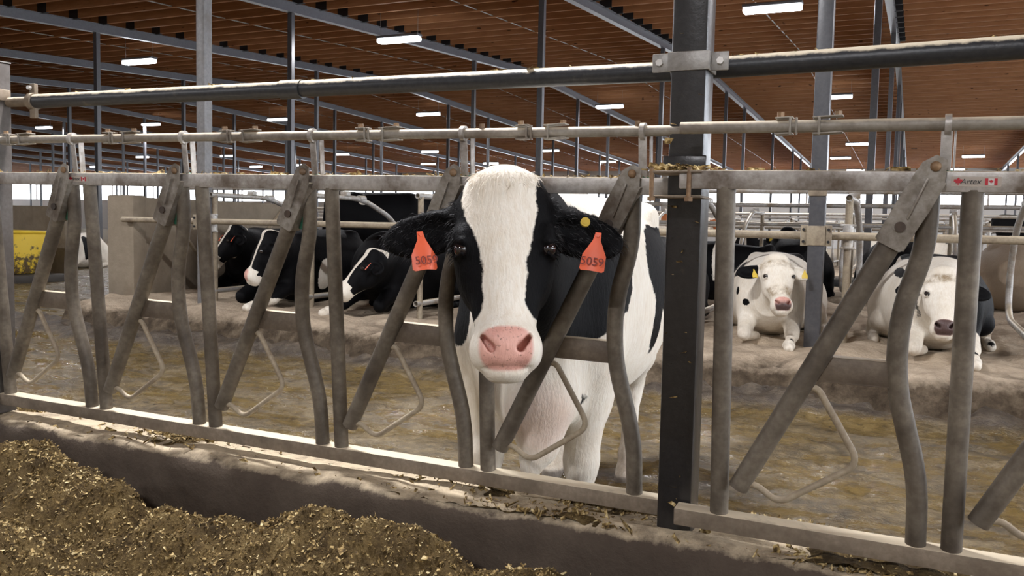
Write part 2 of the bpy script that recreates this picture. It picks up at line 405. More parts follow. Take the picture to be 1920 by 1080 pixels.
class Field:
    def __init__(self, xs, ys, zs):
        self.ax = [np.asarray(a, np.float32) for a in (xs, ys, zs)]
        self.D = np.full([len(a) for a in self.ax], 3.0, np.float32)
    def _apply(self, fr, lo, hi, k, fn, cut=False):
        c = np.array([fr.w((a, b, d)) for a in (lo[0], hi[0]) for b in (lo[1], hi[1]) for d in (lo[2], hi[2])])
        lo_, hi_ = c.min(0) - k - .03, c.max(0) + k + .03; sl = []
        for a, l, h in zip(self.ax, lo_, hi_):
            i, j = np.searchsorted(a, l), np.searchsorted(a, h)
            if j - i < 1: return
            sl.append(slice(i, j))
        x, y, z = self.ax[0][sl[0]][:, None, None], self.ax[1][sl[1]][None, :, None], self.ax[2][sl[2]][None, None, :]
        d = fn(*fr.loc(x, y, z)).astype(np.float32); D = self.D[tuple(sl)]
        if cut:
            d = -d; h = np.maximum(k - np.abs(D - d), 0) / k; self.D[tuple(sl)] = np.maximum(D, d) + h * h * k * .25
        else:
            h = np.maximum(k - np.abs(D - d), 0) / k; self.D[tuple(sl)] = np.minimum(D, d) - h * h * k * .25
    def cap(self, fr, a, b, ra, rb, k=.05, cut=False, flat=None):
        a, b = np.array(a, float), np.array(b, float); r = max(ra, rb); ab = b - a; L = max(ab @ ab, 1e-9)
        def fn(x, y, z):
            if flat is not None:                       # narrower across x by this factor about the axis
                cx = (a[0] + b[0]) / 2; x = cx + (x - cx) / flat
            px, py, pz = x - a[0], y - a[1], z - a[2]
            t = np.clip((px * ab[0] + py * ab[1] + pz * ab[2]) / L, 0, 1)
            d = np.sqrt((px - ab[0] * t) ** 2 + (py - ab[1] * t) ** 2 + (pz - ab[2] * t) ** 2) - (ra + (rb - ra) * t)
            return d * (flat ** .5 if flat is not None else 1)
        self._apply(fr, np.minimum(a, b) - r, np.maximum(a, b) + r, k, fn, cut)
    def ell(self, fr, c, r, k=.05, A=None, cut=False):
        f2 = fr.sub(c, np.eye(3) if A is None else A); r = np.array(r, float)
        def fn(x, y, z):
            k0 = np.sqrt((x / r[0]) ** 2 + (y / r[1]) ** 2 + (z / r[2]) ** 2)
            k1 = np.sqrt((x / r[0] ** 2) ** 2 + (y / r[1] ** 2) ** 2 + (z / r[2] ** 2) ** 2)
            return np.where(k1 > 1e-6, k0 * (k0 - 1) / np.maximum(k1, 1e-6), -r.min())
        self._apply(f2, -r, r, k, fn, cut)
    def loft_y(self, fr, st, k=.05, p=2.2):
        """stations (y, centre z, half height, half width)"""
        T = curve_table(st); y0, y1 = T[0, 0], T[-1, 0]
        def fn(x, y, z):
            yc = np.clip(y, y0, y1)
            cz, rz, rx = (np.interp(yc, T[:, 0], T[:, i]) for i in (1, 2, 3))
            e = (np.abs(x / rx) ** p + np.abs((z - cz) / rz) ** p) ** (1 / p)
            d = (e - 1) * np.minimum(rx, rz); q = np.abs(y - yc)
            return np.where(q > 0, np.sqrt(np.maximum(d, 0) ** 2 + q ** 2), d)
        m = T.max(0); self._apply(fr, (-m[3], y0, (T[:, 1] - T[:, 2]).min()), (m[3], y1, (T[:, 1] + T[:, 2]).max()), k, fn)
    def loft_head(self, fr, st, k=.04, p=2.35):
        """stations (u down the face, half width, front, back); frame axes x lateral, y front, z up"""
        T = curve_table(st); u0, u1 = T[0, 0], T[-1, 0]
        def fn(x, y, z):
            u = -z; uc = np.clip(u, u0, u1)
            w, f, b = (np.interp(uc, T[:, 0], T[:, i]) for i in (1, 2, 3))
            dep = np.where(y > 0, f, b)
            e = (np.abs(x / w) ** p + np.abs(y / dep) ** p) ** (1 / p)
            d = (e - 1) * np.minimum(w, dep); q = np.abs(u - uc)
            return np.where(q > 0, np.sqrt(np.maximum(d, 0) ** 2 + q ** 2), d)
        self._apply(fr, (-.16, -.18, -u1), (.16, .1, -u0), k, fn)
    def surface(self):
        D = self.D; xs, ys, zs = self.ax; neg = D < 0
        n = np.zeros([s - 1 for s in D.shape], np.uint8)
        for a in (0, 1):
            for b in (0, 1):
                for c in (0, 1):
                    n += neg[a:D.shape[0] - 1 + a, b:D.shape[1] - 1 + b, c:D.shape[2] - 1 + c]
        cells = np.argwhere((n > 0) & (n < 8)); I, J, K = cells.T
        cid = np.full(n.shape, -1, np.int32); cid[I, J, K] = np.arange(len(cells))
        cor = [(a, b, c) for a in (0, 1) for b in (0, 1) for c in (0, 1)]
        val = {c: D[I + c[0], J + c[1], K + c[2]] for c in cor}; pos = {c: np.stack([xs[I + c[0]], ys[J + c[1]], zs[K + c[2]]], 1) for c in cor}
        acc = np.zeros((len(cells), 3)); cnt = np.zeros(len(cells))
        for c in cor:
            for ax in range(3):
                if c[ax]: continue
                e = list(c); e[ax] = 1; e = tuple(e); v0, v1 = val[c], val[e]; m = (v0 < 0) != (v1 < 0)
                t = np.where(m, v0 / np.where(m, v0 - v1, 1), 0)[:, None]
                acc += np.where(m[:, None], pos[c] * (1 - t) + pos[e] * t, 0); cnt += m
        V = acc / cnt[:, None]; quads = []
        for ax in range(3):
            s0 = [slice(None)] * 3; s1 = [slice(None)] * 3; s0[ax] = slice(0, -1); s1[ax] = slice(1, None)
            a, b = neg[tuple(s0)], neg[tuple(s1)]; E = np.argwhere(a != b); o1, o2 = [(1, 2), (2, 0), (0, 1)][ax]
            ok = (E[:, o1] > 0) & (E[:, o2] > 0) & (E[:, o1] < D.shape[o1] - 1) & (E[:, o2] < D.shape[o2] - 1); E = E[ok]
            flip = a[tuple(E.T)]
            def cc(d1, d2):
                F = E.copy(); F[:, o1] -= d1; F[:, o2] -= d2; return cid[tuple(F.T)]
            q = np.stack([cc(1, 1), cc(0, 1), cc(0, 0), cc(1, 0)], 1); q[~flip] = q[~flip][:, ::-1]; quads.append(q)
        return V, np.concatenate(quads)
def axis(*segs):
    """segments (from, to, step) joined into one rising list of grid lines"""
    out = []
    for a, b, s in segs: out.append(np.linspace(a, b, max(2, int(round((b - a) / s))), endpoint=False))
    return np.concatenate(out + [[segs[-1][1]]])
HEAD = [(-.012, .045, .03, .04), (.012, .092, .060, .09), (.05, .118, .078, .12), (.11, .137, .088, .14), (.18, .146, .090, .155), (.24, .142, .086, .165),
        (.30, .124, .080, .165), (.36, .107, .074, .145), (.42, .096, .070, .115), (.47, .086, .073, .095), (.52, .087, .076, .085), (.565, .084, .068, .08),
        (.595, .060, .045, .07), (.61, .036, .02, .05)]
def head_shape(F, h, ears=((0.0, 0.0), (0.0, 0.0)), fine=True):
    F.loft_head(h, HEAD, .06)
    F.ell(h, (0, .05, -.045), (.080, .05, .05), .05)
    F.ell(h, (0, .045, -.51), (.087, .068, .066), .04)
    F.ell(h, (0, .075, -.515), (.070, .028, .058), .025)
    F.ell(h, (0, .010, -.598), (.056, .050, .022), .025)
    F.ell(h, (0, .055, -.30), (.045, .030, .20), .04)
    for s in (-1, 1):
        F.ell(h, (s * .124, .040, -.212), (.030, .042, .040), .03)
        F.ell(h, (s * .092, -.065, -.28), (.048, .085, .105), .05)
        F.ell(h, (s * .066, .03, -.535), (.033, .05, .045), .03)
        if fine:
            F.ell(h, (s * .142, .062, -.240), (.022, .030, .0175), .008, cut=True)
            F.cap(h, (s * .120, .084, -.224), (s * .150, .034, -.221), .010, .010, .012)
            F.cap(h, (s * .122, .082, -.260), (s * .144, .034, -.262), .006, .006, .012)
            for dv, rr in ((.118, .0105), (.102, .011), (.086, .011), (.070, .009)):
                F.cap(h, (s * .066, dv - .018, -.500), (s * .040, dv - .004, -.534), rr * .72, rr * 1.12, .006, cut=True)
        droop, back = ears[0 if s < 0 else 1]
        A = rot_y(s * droop) @ rot_z(-s * back)
        e = h.sub((s * .115, -.035, -.118), A)
        F.cap(e, (0, 0, 0), (s * .10, 0, -.01), .045, .040, .04)
        F.ell(e, (s * .135, 0, -.035), (.122, .032, .068), .03)
        F.ell(e, (s * .135, .034, -.035), (.098, .030, .046), .02, cut=True)
    if fine:
        for a, b in (((-.062, .050, -.588), (-.03, .078, -.590)), ((-.03, .078, -.590), (.03, .078, -.590)), ((.03, .078, -.590), (.062, .050, -.588))):
            F.cap(h, a, b, .0055, .0055, .010, cut=True)
def leg_front(F, c, s, x=.185, y0=0.0, lift=0):
    F.ell(c, (s * .20, .10, 1.02), (.105, .18, .31), .10)
    F.cap(c, (s * .19, .03, .86), (s * .185, .05, .66), .125, .095, .08)
    F.cap(c, (s * .185, .05, .66), (s * x, .0, .42), .088, .060, .05)
    F.cap(c, (s * x, -.005, .43), (s * x, -.01, .39), .064, .056, .03)
    F.cap(c, (s * x, -.0, .40), (s * x, .01, .16), .044, .041, .03)
    F.cap(c, (s * x, .01, .15), (s * x, -.02, .07), .050, .048, .03)
    F.cap(c, (s * x, -.02, .05), (s * x, -.04, .035), .056, .054, .02)
def leg_hind(F, c, s, y=1.2, x=.19):
    F.ell(c, (s * .20, y - .08, 1.0), (.14, .26, .33), .12)
    F.cap(c, (s * .21, y - .12, .85), (s * .21, y - .02, .68), .17, .10, .10)
    F.cap(c, (s * .21, y - .02, .68), (s * x, y + .15, .50), .10, .058, .06)
    F.cap(c, (s * x, y + .15, .52), (s * x, y + .13, .44), .058, .050, .03)
    F.cap(c, (s * x, y + .13, .45), (s * x, y + .07, .16), .044, .042, .03)
    F.cap(c, (s * x, y + .07, .14), (s * x, y + .03, .07), .050, .050, .03)
    F.cap(c, (s * x, y + .03, .05), (s * x, y - .02, .035), .058, .055, .02)
BLAZE = np.array([(-.05, .118, .10), (.04, .118, .096), (.096, .124, .098), (.158, .112, .095), (.19, .096, .085), (.235, .077, .074), (.28, .066, .067), (.375, .062, .060), (.42, .067, .066), (.445, .083, .082), (.475, .3, .3), (.7, .3, .3)])
def blaze_sd(hx, u, scale=1.0):
    t = np.where(hx < 0, np.interp(u, BLAZE[:, 0], BLAZE[:, 1]), np.interp(u, BLAZE[:, 0], BLAZE[:, 2])) * scale
    return t - np.abs(hx)
def ell_sd(V, c, r, A=None):
    d = V - np.array(c, float)
    if A is not None: d = d @ np.array(A, float)
    r = np.array(r, float); k0 = np.sqrt(((d / r) ** 2).sum(1)); return (k0 - 1) * r.min()
def sstep(a, b, x):
    t = np.clip((x - a) / (b - a), 0, 1); return t * t * (3 - 2 * t)
def muzzle_skin(hx, hy, u):
    e = (np.abs(hx / (.076 - .10 * np.maximum(u - .54, 0))) ** 3 + np.abs((u - .534) / .060) ** 3) ** (1 / 3)
    return sstep(1.06, .92, e) * sstep(.0, .03, hy)
def finish(name, V, Q, origin, mat, parent, patch, skin=None, soil=None, dark=None):
    me = mesh_np(name, V, Q, mat); z = np.zeros(len(V))
    fattr(me, 'patch', patch); fattr(me, 'skin', z if skin is None else skin)
    fattr(me, 'soil', z if soil is None else soil); fattr(me, 'darkskin', z if dark is None else dark)
    return link(name, me, parent)
def eyes(h, parent, name='eye', r=.0205):
    for s in (-1, 1):
        b = MB(); b.sphere(h.w((s * .1265, .058, -.241)), r * 1.06, seg=24); b.build(name, M['eye'], parent)
def text_mesh(txt, size, mat, parent, M4, name='number', ext=.0004, shear=0.0):
    cu = bpy.data.curves.new(name, 'FONT'); cu.body = txt; cu.size = size; cu.align_x = 'CENTER'; cu.align_y = 'CENTER'; cu.extrude = ext; cu.shear = shear
    o = bpy.data.objects.new(name, cu); COL.objects.link(o)
    dg = bpy.context.evaluated_depsgraph_get(); me = bpy.data.meshes.new_from_object(o.evaluated_get(dg))
    bpy.data.objects.remove(o); me.name = name; me.transform(M4); me.materials.clear(); me.materials.append(mat)
    return link(name, me, parent)
def ear_tag(h, at, parent, mat, num=None, yaw=0.0, tilt=0.0, sc=1.0, bend=.012):
    """flag tag hanging in the ear; at = head coordinates of the stud"""
    A = h.A @ rot_z(yaw) @ rot_y(tilt); o = h.w(at)
    prof = [(-.009, .004), (.009, .004), (.012, -.022), (.036, -.068), (.038, -.112), (.032, -.118), (-.032, -.118), (-.038, -.112), (-.036, -.068), (-.012, -.022)]
    bm = MB()
    def P(x, z, t): return o + A @ (np.array([x, bend * (1 - (x / .038) ** 2) * min(1, max(0, -z / .06)) + t, z]) * sc)
    n = len(prof); cols = []
    for t in (.0, .003):
        ring = [bm.bm.verts.new(Vector(P(x, z, t))) for x, z in prof]; mid = bm.bm.verts.new(Vector(P(0, -.07, t))); top = bm.bm.verts.new(Vector(P(0, .004, t))); bot = bm.bm.verts.new(Vector(P(0, -.118, t)))
        loop = [top] + ring[1:6] + [bot] + ring[6:] + [ring[0]]
        for i in range(len(loop)):
            bm.bm.faces.new((loop[i], loop[(i + 1) % len(loop)], mid))
        cols.append(loop)
    for i in range(len(cols[0])):
        j = (i + 1) % len(cols[0]); bm.bm.faces.new((cols[0][i], cols[0][j], cols[1][j], cols[1][i]))
    tg = bm.build('ear_tag', mat, parent, angle=60)
    s = MB(); s.cyl(P(0, -.006, .002), P(0, -.006, .008), .006 * sc, 12); s.build('tag_stud', mat, tg)
    if num:
        A4 = np.stack([A[:, 0], A[:, 2], A[:, 1]], 1)          # text x, text y, towards the viewer
        q = Matrix(A4.tolist()).to_4x4(); p = P(0, -.092, bend * .15 + .006)
        q.translation = Vector(p); text_mesh(num, .036 * sc, M['ink'], tg, q, 'tag_number')
    return tg
# ------------------------------------------------------------------ barn shell
RIDGE = 31.0
def z_joist(Y): return EYE + 4.25 + .059 * np.minimum(Y, RIDGE) - .024 * np.maximum(np.asarray(Y) - RIDGE, 0)
XL, XR, YN, YF = -112.0, 22.0, -9.0, 75.0
def structure(o): o['kind'] = 'structure'; return o
b = MB(); b.box(((XL + XR) / 2, (YN + YF) / 2, -.11), (XR - XL + 4, YF - YN + 4, .2)); structure(b.build('floor', M['lane']))
for nm, y0, y1 in (('ceiling', YN - .5, RIDGE), ('ceiling', RIDGE, YF + .5)):
    b = MB(); za, zb = float(z_joist(y0)) + .30, float(z_joist(y1)) + .30
    b.poly([(XL - 1, y0, za), (XR + 1, y0, za), (XR + 1, y1, zb), (XL - 1, y1, zb)], .06, (0, 0, 1)); structure(b.build(nm, M['deck'], None, False))
def wall_open(name, horiz, c, a0, a1, zlo, zhi, ztop, step):
    b = MB()
    def bx(u0, u1, z0, z1, th=.14):
        if horiz: b.box(((u0 + u1) / 2, c, (z0 + z1) / 2), (u1 - u0, th, z1 - z0))
        else: b.box((c, (u0 + u1) / 2, (z0 + z1) / 2), (th, u1 - u0, z1 - z0))
    bx(a0, a1, -.01, zlo); bx(a0, a1, zhi, ztop)
    u = a0
    while u <= a1: bx(u - .08, u + .08, zlo, zhi, .12); u += step
    return structure(b.build(name, M['wallsheet'], None, False))
wall_open('wall_far', True, YF, XL, XR, EYE + 2.1, EYE + 3.95, float(z_joist(YF)) + .32, 6.5)
b = MB(); b.box(((XL + XR) / 2, YN, 3.0), (XR - XL, .14, 6.1)); structure(b.build('wall_near', M['wallsheet'], None, False))
wall_open('wall_left', False, XL, YN, YF, EYE + 1.6, EYE + 4.3, EYE + 6.6, 9.5)
wall_open('wall_right', False, XR, YN, YF, 1.0, EYE + 3.6, EYE + 6.6, 9.5)
# joists run the length of the barn, three feet apart
k = 0; Y = 6.4
while Y < YF - .2:
    z = float(z_joist(Y)); b = MB(); b.box((-43, Y, z + .115), (136, .075, .35)); j = structure(b.build('roof_joist', M['joist'], None, False)); j['category'] = 'joist'; j['group'] = 'roof joists'; j['label'] = 'sawn timber joist running across the grey beams under the roof'
    Y += .914; k += 1
COLX = [5.75 - 6.5 * i for i in range(0, 14)]
COLY = [17.2, 26.8, 36.9, 41.2, 50.2, 59.0, 63.5, 69.8]
for i, X in enumerate(COLX):
    b = MB()
    for y0, y1 in ((-2.0, RIDGE), (RIDGE, YF - .1)):
        a, e = (X, y0, float(z_joist(y0)) - .15), (X, y1, float(z_joist(y1)) - .15)
        up = Vector((0, -(e[2] - a[2]), e[1] - a[1])).normalized()
        b.beam(Vector(a) - up * .03, Vector(e) - up * .03, .012, .22, up)
        for s in (-1, .58):
            o = up * (.144 * s); b.beam(Vector(a) + o, Vector(e) + o, .17, .012, up)
    bo = structure(b.build('roof_beam', M['beam'], None, False)); bo['category'] = 'beam'; bo['label'] = 'grey painted steel roof beam under the timber joists'; bo['group'] = 'steel roof beams'
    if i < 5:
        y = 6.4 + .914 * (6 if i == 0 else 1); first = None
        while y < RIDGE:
            if first is None: b = MB(); b.box((0, 0, 0), (.32, .092, .38)); first = o = b.build('joist_gap_shade', M['gap_shade'], bo, False)  # added dark box that paints in the shaded gap where joist meets beam
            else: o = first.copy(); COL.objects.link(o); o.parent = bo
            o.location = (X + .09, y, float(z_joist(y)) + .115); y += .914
ROWN = ['first', 'second', 'third', 'fourth', 'fifth', 'sixth', 'seventh', 'eighth']
proto = {}
for r, Y in enumerate(COLY):
    for i, X in enumerate(COLX):
        if r == 0 and i in (0,): continue
        zt = float(z_joist(Y)) - .30
        if r not in proto:
            b = MB(); b.beam((0, 0, 0), (0, 0, zt), .125, .125, (0, 1, 0), .008); o = b.build('steel_column', M['column'], None, False); proto[r] = o
        else:
            o = proto[r].copy(); COL.objects.link(o)
        o.location = (X, Y, 0)
        tag(o, 'slim grey steel roof column in the %s row behind the sand beds' % ROWN[r], 'column', '%s row of steel columns' % ROWN[r])
def near_column(X, Y, w, mat, label, zb=.3):
    zt = float(z_joist(Y)) - .30
    root = empty('steel_column', (X, Y, zb)); b = MB(); b.beam((0, 0, 0), (0, 0, zt - zb), w, w, (0, 1, 0), .010); b.build('shaft', mat, root)
    b = MB(); z = 1.27 - zb
    b.box((0, -w / 2 - .005, z), (w + .02, .008, .16), None, .002)
    for s in (-1, 1):
        b.box((s * (w / 2 + .03), -w / 2 + .01, z), (.06, .010, .17), None, .003); b.box((s * (w / 2 + .004), 0, z), (.006, w, .16), None, .002)
    b.box((0, -w / 2 - .005, z + .36), (w + .02, .008, .07), None, .002)
    pl = b.build('saddle_plate', M['stalldirty'], root)
    for s in (-1, 1):
        for dz in (-.05, .05):
            b = MB(); b.cyl((s * (w / 2 + .035), -w / 2 + .002, z + dz), (s * (w / 2 + .035), -w / 2 - .012, z + dz), .012, 8); b.build('plate_bolt', M['dark'], pl)
    tag(root, label, 'column')
near_column(-.725, 7.66, .125, M['column'], 'steel column rising from the sand beside the lying white cow')
near_column(-7.42, 7.75, .125, M['lightcolumn'], 'pale grey steel column by the end of the concrete partition wall')
# cable conduits under the joists
for i, X in enumerate(COLX[1:7]):
    b = MB(); x = X - 3.0; pts = [(x, y, float(z_joist(y)) - .03) for y in (2, RIDGE, YF - 2)]; b.tube(pts, .016, 8)
    tag(b.build('conduit', M['band']), 'thin conduit running under the joists, %s' % ['past the charcoal post', 'over the lying white cow', 'over the standing cow with the blaze', 'over the black cows', 'over the concrete partition', 'over the yellow tank'][i], 'conduit')

# ------------------------------------------------------------------ ground of the alley, the sand bed and the feed curb
def alley(X, Y):
    w = fbm(X * .35, Y * 1.6, oct=3, seed=3)
    z = .014 + .012 * w + .022 * np.maximum(0, fbm(X * 5, Y * 6, oct=3, seed=5) - .25) + .009 * fbm(X * 11, Y * 13, oct=2, seed=9)
    return z + .12 * sstep(6.15, 6.75, Y + .10 * fbm(X * 1.3, Y, oct=2, seed=21)) * (1 + .35 * fbm(X * 4, Y * 5, oct=3, seed=8))
def bed_edge(X): return 6.62 - .055 * X * .4
def bed(X, Y):
    e = bed_edge(X) + .10 * fbm(X * 1.1, 0 * X, oct=3, seed=31)
    f = sstep(-.16, .14, Y - e + .025 * fbm(X * 6, Y * 6, oct=3, seed=33))
    top = .335 + .03 * sstep(7, 8, Y) + .035 * fbm(X * .9, Y * 1.1, oct=4, seed=35) + .030 * fbm(X * 3.3, Y * 3.7, oct=3, seed=37) - .05 * sstep(.35, .0, Y - e)
    r = f * top + .035 * fbm(X * 7, Y * 7, oct=3, seed=39) * sstep(.45, .0, np.abs(Y - e)) + (f - 1) * .06
    return r + .10 * np.exp(-((Y - 10.9) / .35) ** 2) * (1 + .5 * fbm(X, Y, oct=2, seed=44))
me = grid_mesh('slurry', np.arange(-17, 3.2, .035), np.arange(2.7, 7.1, .03), alley, M['slurry'])
tag(link('slurry', me), 'wet brown manure slurry covering the cow alley', 'slurry', kind='stuff')
me = grid_mesh('slurry', np.arange(-40, -8.9, .3), np.arange(6.6, 34, .3), lambda X, Y: .02 + .012 * fbm(X, Y, oct=3, seed=50), M['slurry'])
tag(link('slurry', me), 'wet slurry of the crossing by the yellow tank', 'slurry', kind='stuff')
xs, ys = np.arange(-8.75, 4.5, .035), np.concatenate([np.arange(6.3, 9.0, .035), np.arange(9.0, 16.2, .08)])
me = grid_mesh('sand_bed', xs, ys, bed, M['sand'])
tag(link('sand_bed', me), 'deep trampled sand bed of the cow stalls', 'sand', kind='stuff')
me = grid_mesh('sand_bed', np.arange(-60, 20, .8), np.arange(20, 27, .5), lambda X, Y: .36 + .03 * fbm(X, Y, oct=3, seed=55), M['sand']); tag(link('sand_bed', me), 'sand bed farther back in the barn', 'sand', kind='stuff')
# curb: cross-section swept along the fence
def curb_front(X): return 2.465 - .036 * X
sec = [(.0, -.02), (.0, .12), (.0, .25), (.004, .32), (.018, .355), (.045, .372), (.09, .378), (.14, .378), (.2, .376), (.27, .372), (.34, .366), (.40, .34), (.42, .25), (.42, -.02)]
sec = curve_table([(i, a, c) for i, (a, c) in enumerate(sec)], 60)[:, 1:]
xs = np.arange(-6.5, 2.6, .02); Xg, I = np.meshgrid(xs, np.arange(len(sec)), indexing='ij')
Yg = curb_front(Xg) + sec[I, 0] + .010 * fbm(Xg * 1.7, sec[I, 1] * 3, oct=3, seed=70); Zg = sec[I, 1] + (.012 * fbm(Xg * 4, Yg * 9, oct=4, seed=71) + .010 * fbm(Xg * 1.2, Yg * 4, oct=2, seed=73)) * (sec[I, 1] > .3)
nx, ny = Xg.shape; i, j = np.meshgrid(np.arange(nx - 1), np.arange(ny - 1), indexing='ij'); a = (i * ny + j).ravel()
me = mesh_np('feed_curb', np.stack([Xg, Yg, Zg], -1).reshape(-1, 3), np.stack([a, a + ny, a + ny + 1, a + 1], 1)[:, ::-1], M['curb'])
tag(link('feed_curb', me), 'stained concrete curb under the headlock fence', 'curb', kind='structure')

# ------------------------------------------------------------------ feed
RX = np.array([-4.5, -3.6, -3.13, -2.95, -2.68, -2.46, -2.34, -2.08, -1.9, -1.72, -1.45, -1.26, -1.13, -.97, -.82, -.5, 0, 1.5])
RZ = np.array([.38, .40, .42, .43, .405, .40, .325, .305, .365, .41, .38, .33, .335, .375, .375, .27, .2, .2])
def feed(X, Y):
    Xs = X + .05 * fbm(X * 2.2, Y * 2.2, oct=3, seed=80); ridge = np.interp(Xs - (Y - 2.2) * -.35, RX, RZ)
    g = np.where(Y > 2.2, np.exp(-((Y - 2.2) / .17) ** 2), np.exp(-((Y - 2.2) / .30) ** 2))
    z = .07 + (ridge - .07) * g
    z = np.maximum(z, .10 + .25 * np.exp(-(((X + 2.45) / .45) ** 2 + ((Y - 1.72) / .24) ** 2)))
    z = np.maximum(z, .10 + .21 * np.exp(-(((X + 1.55) / .40) ** 2 + ((Y - 1.9) / .20) ** 2)))
    z = z + .045 * fbm(X * 3.1, Y * 3.1, oct=3, seed=83) + .028 * fbm(X * 9, Y * 9, oct=3, seed=85) + .010 * fbm(X * 30, Y * 30, oct=2, seed=87)
    return np.where(Y > curb_front(X) + .05, -.3, z)
xs, ys = np.arange(-4.6, .6, .0125), np.arange(1.1, 2.66, .0125)
me = grid_mesh('feed_pile', xs, ys, feed, M['feed']); me.materials.append(M['flake'])
pile = link('feed_pile', me); tag(pile, 'long heap of chopped golden brown feed along the curb', 'feed', kind='stuff')
def flakes(name, n, xr, yr, zf, size, mat, parent=None, aspect=3.0, lift=.003):
    x = RNG.uniform(*xr, n); y = RNG.uniform(*yr, n); z = zf(x, y); ok = z > .02; x, y, z = x[ok], y[ok], z[ok]; n = len(x)
    L = RNG.gamma(2.2, size / 2.2, n); W = L / RNG.uniform(1.5, aspect, n)
    a = RNG.randn(n, 3); a[:, 2] *= .55; a /= np.linalg.norm(a, axis=1)[:, None]; b_ = np.cross(a, RNG.randn(n, 3)); b_ /= np.linalg.norm(b_, axis=1)[:, None]
    c = np.stack([x, y, z + lift], 1); A, B = a * L[:, None] / 2, b_ * W[:, None] / 2; C = np.cross(a, b_) * (L * .18)[:, None]
    V = np.stack([c - A - B, c + A - B * .6, c + A + B * .7 + C, c - A + B + C * .5], 1).reshape(-1, 3)
    me = mesh_np(name, V, np.arange(4 * n).reshape(n, 4), mat, False); return link(name, me, parent)
fl = flakes('feed_flakes', 90000, (-4.3, .2), (1.15, 2.60), feed, .0075, M['flake'], pile); fl['kind'] = 'stuff'
def curb_z(x, y): return np.where((y > curb_front(x) + .02) & (y < curb_front(x) + .40), .377 + .01 * fbm(x * 4, y * 9, oct=3, seed=71), 0)
def clumps(x, y):
    m = fbm(x * 2.1, y * 5, oct=3, seed=91) + .9 * np.exp(-((x + .95) / .42) ** 2) + .95 * np.exp(-((x + .12) / .36) ** 2) + .3 * np.exp(-((x + 2.35) / .2) ** 2) - .15
    return curb_z(x, y) * (RNG.rand(len(x)) < np.clip(m * .9, .02, 1))
me = grid_mesh('spilled_feed', np.arange(-4.3, 1.0, .015), np.arange(0, .36, .015), lambda X, S: X * 0, M['feed'])
co = np.zeros(len(me.vertices) * 3, np.float32); me.vertices.foreach_get('co', co); co = co.reshape(-1, 3); yy = curb_front(co[:, 0]) + .035 + co[:, 1]
mm = fbm(co[:, 0] * 2.1, yy * 5, oct=3, seed=91) + .9 * np.exp(-((co[:, 0] + .95) / .42) ** 2) + .95 * np.exp(-((co[:, 0] + .12) / .36) ** 2) + .35 * np.exp(-((co[:, 0] + 2.35) / .2) ** 2) - .45
co[:, 2] = .368 + .038 * np.clip(mm, -.9, .75) + .008 * fbm(co[:, 0] * 25, yy * 25, oct=3, seed=93); co[:, 1] = yy
me.vertices.foreach_set('co', co.ravel()); sp = link('spilled_feed', me); tag(sp, 'dark spilled feed lying in clumps on the curb', 'feed', kind='stuff')
f2 = flakes('feed_flakes', 16000, (-4.2, .9), (2.42, 2.86), clumps, .016, M['flake'], sp, 5.0, .010); f2['kind'] = 'stuff'
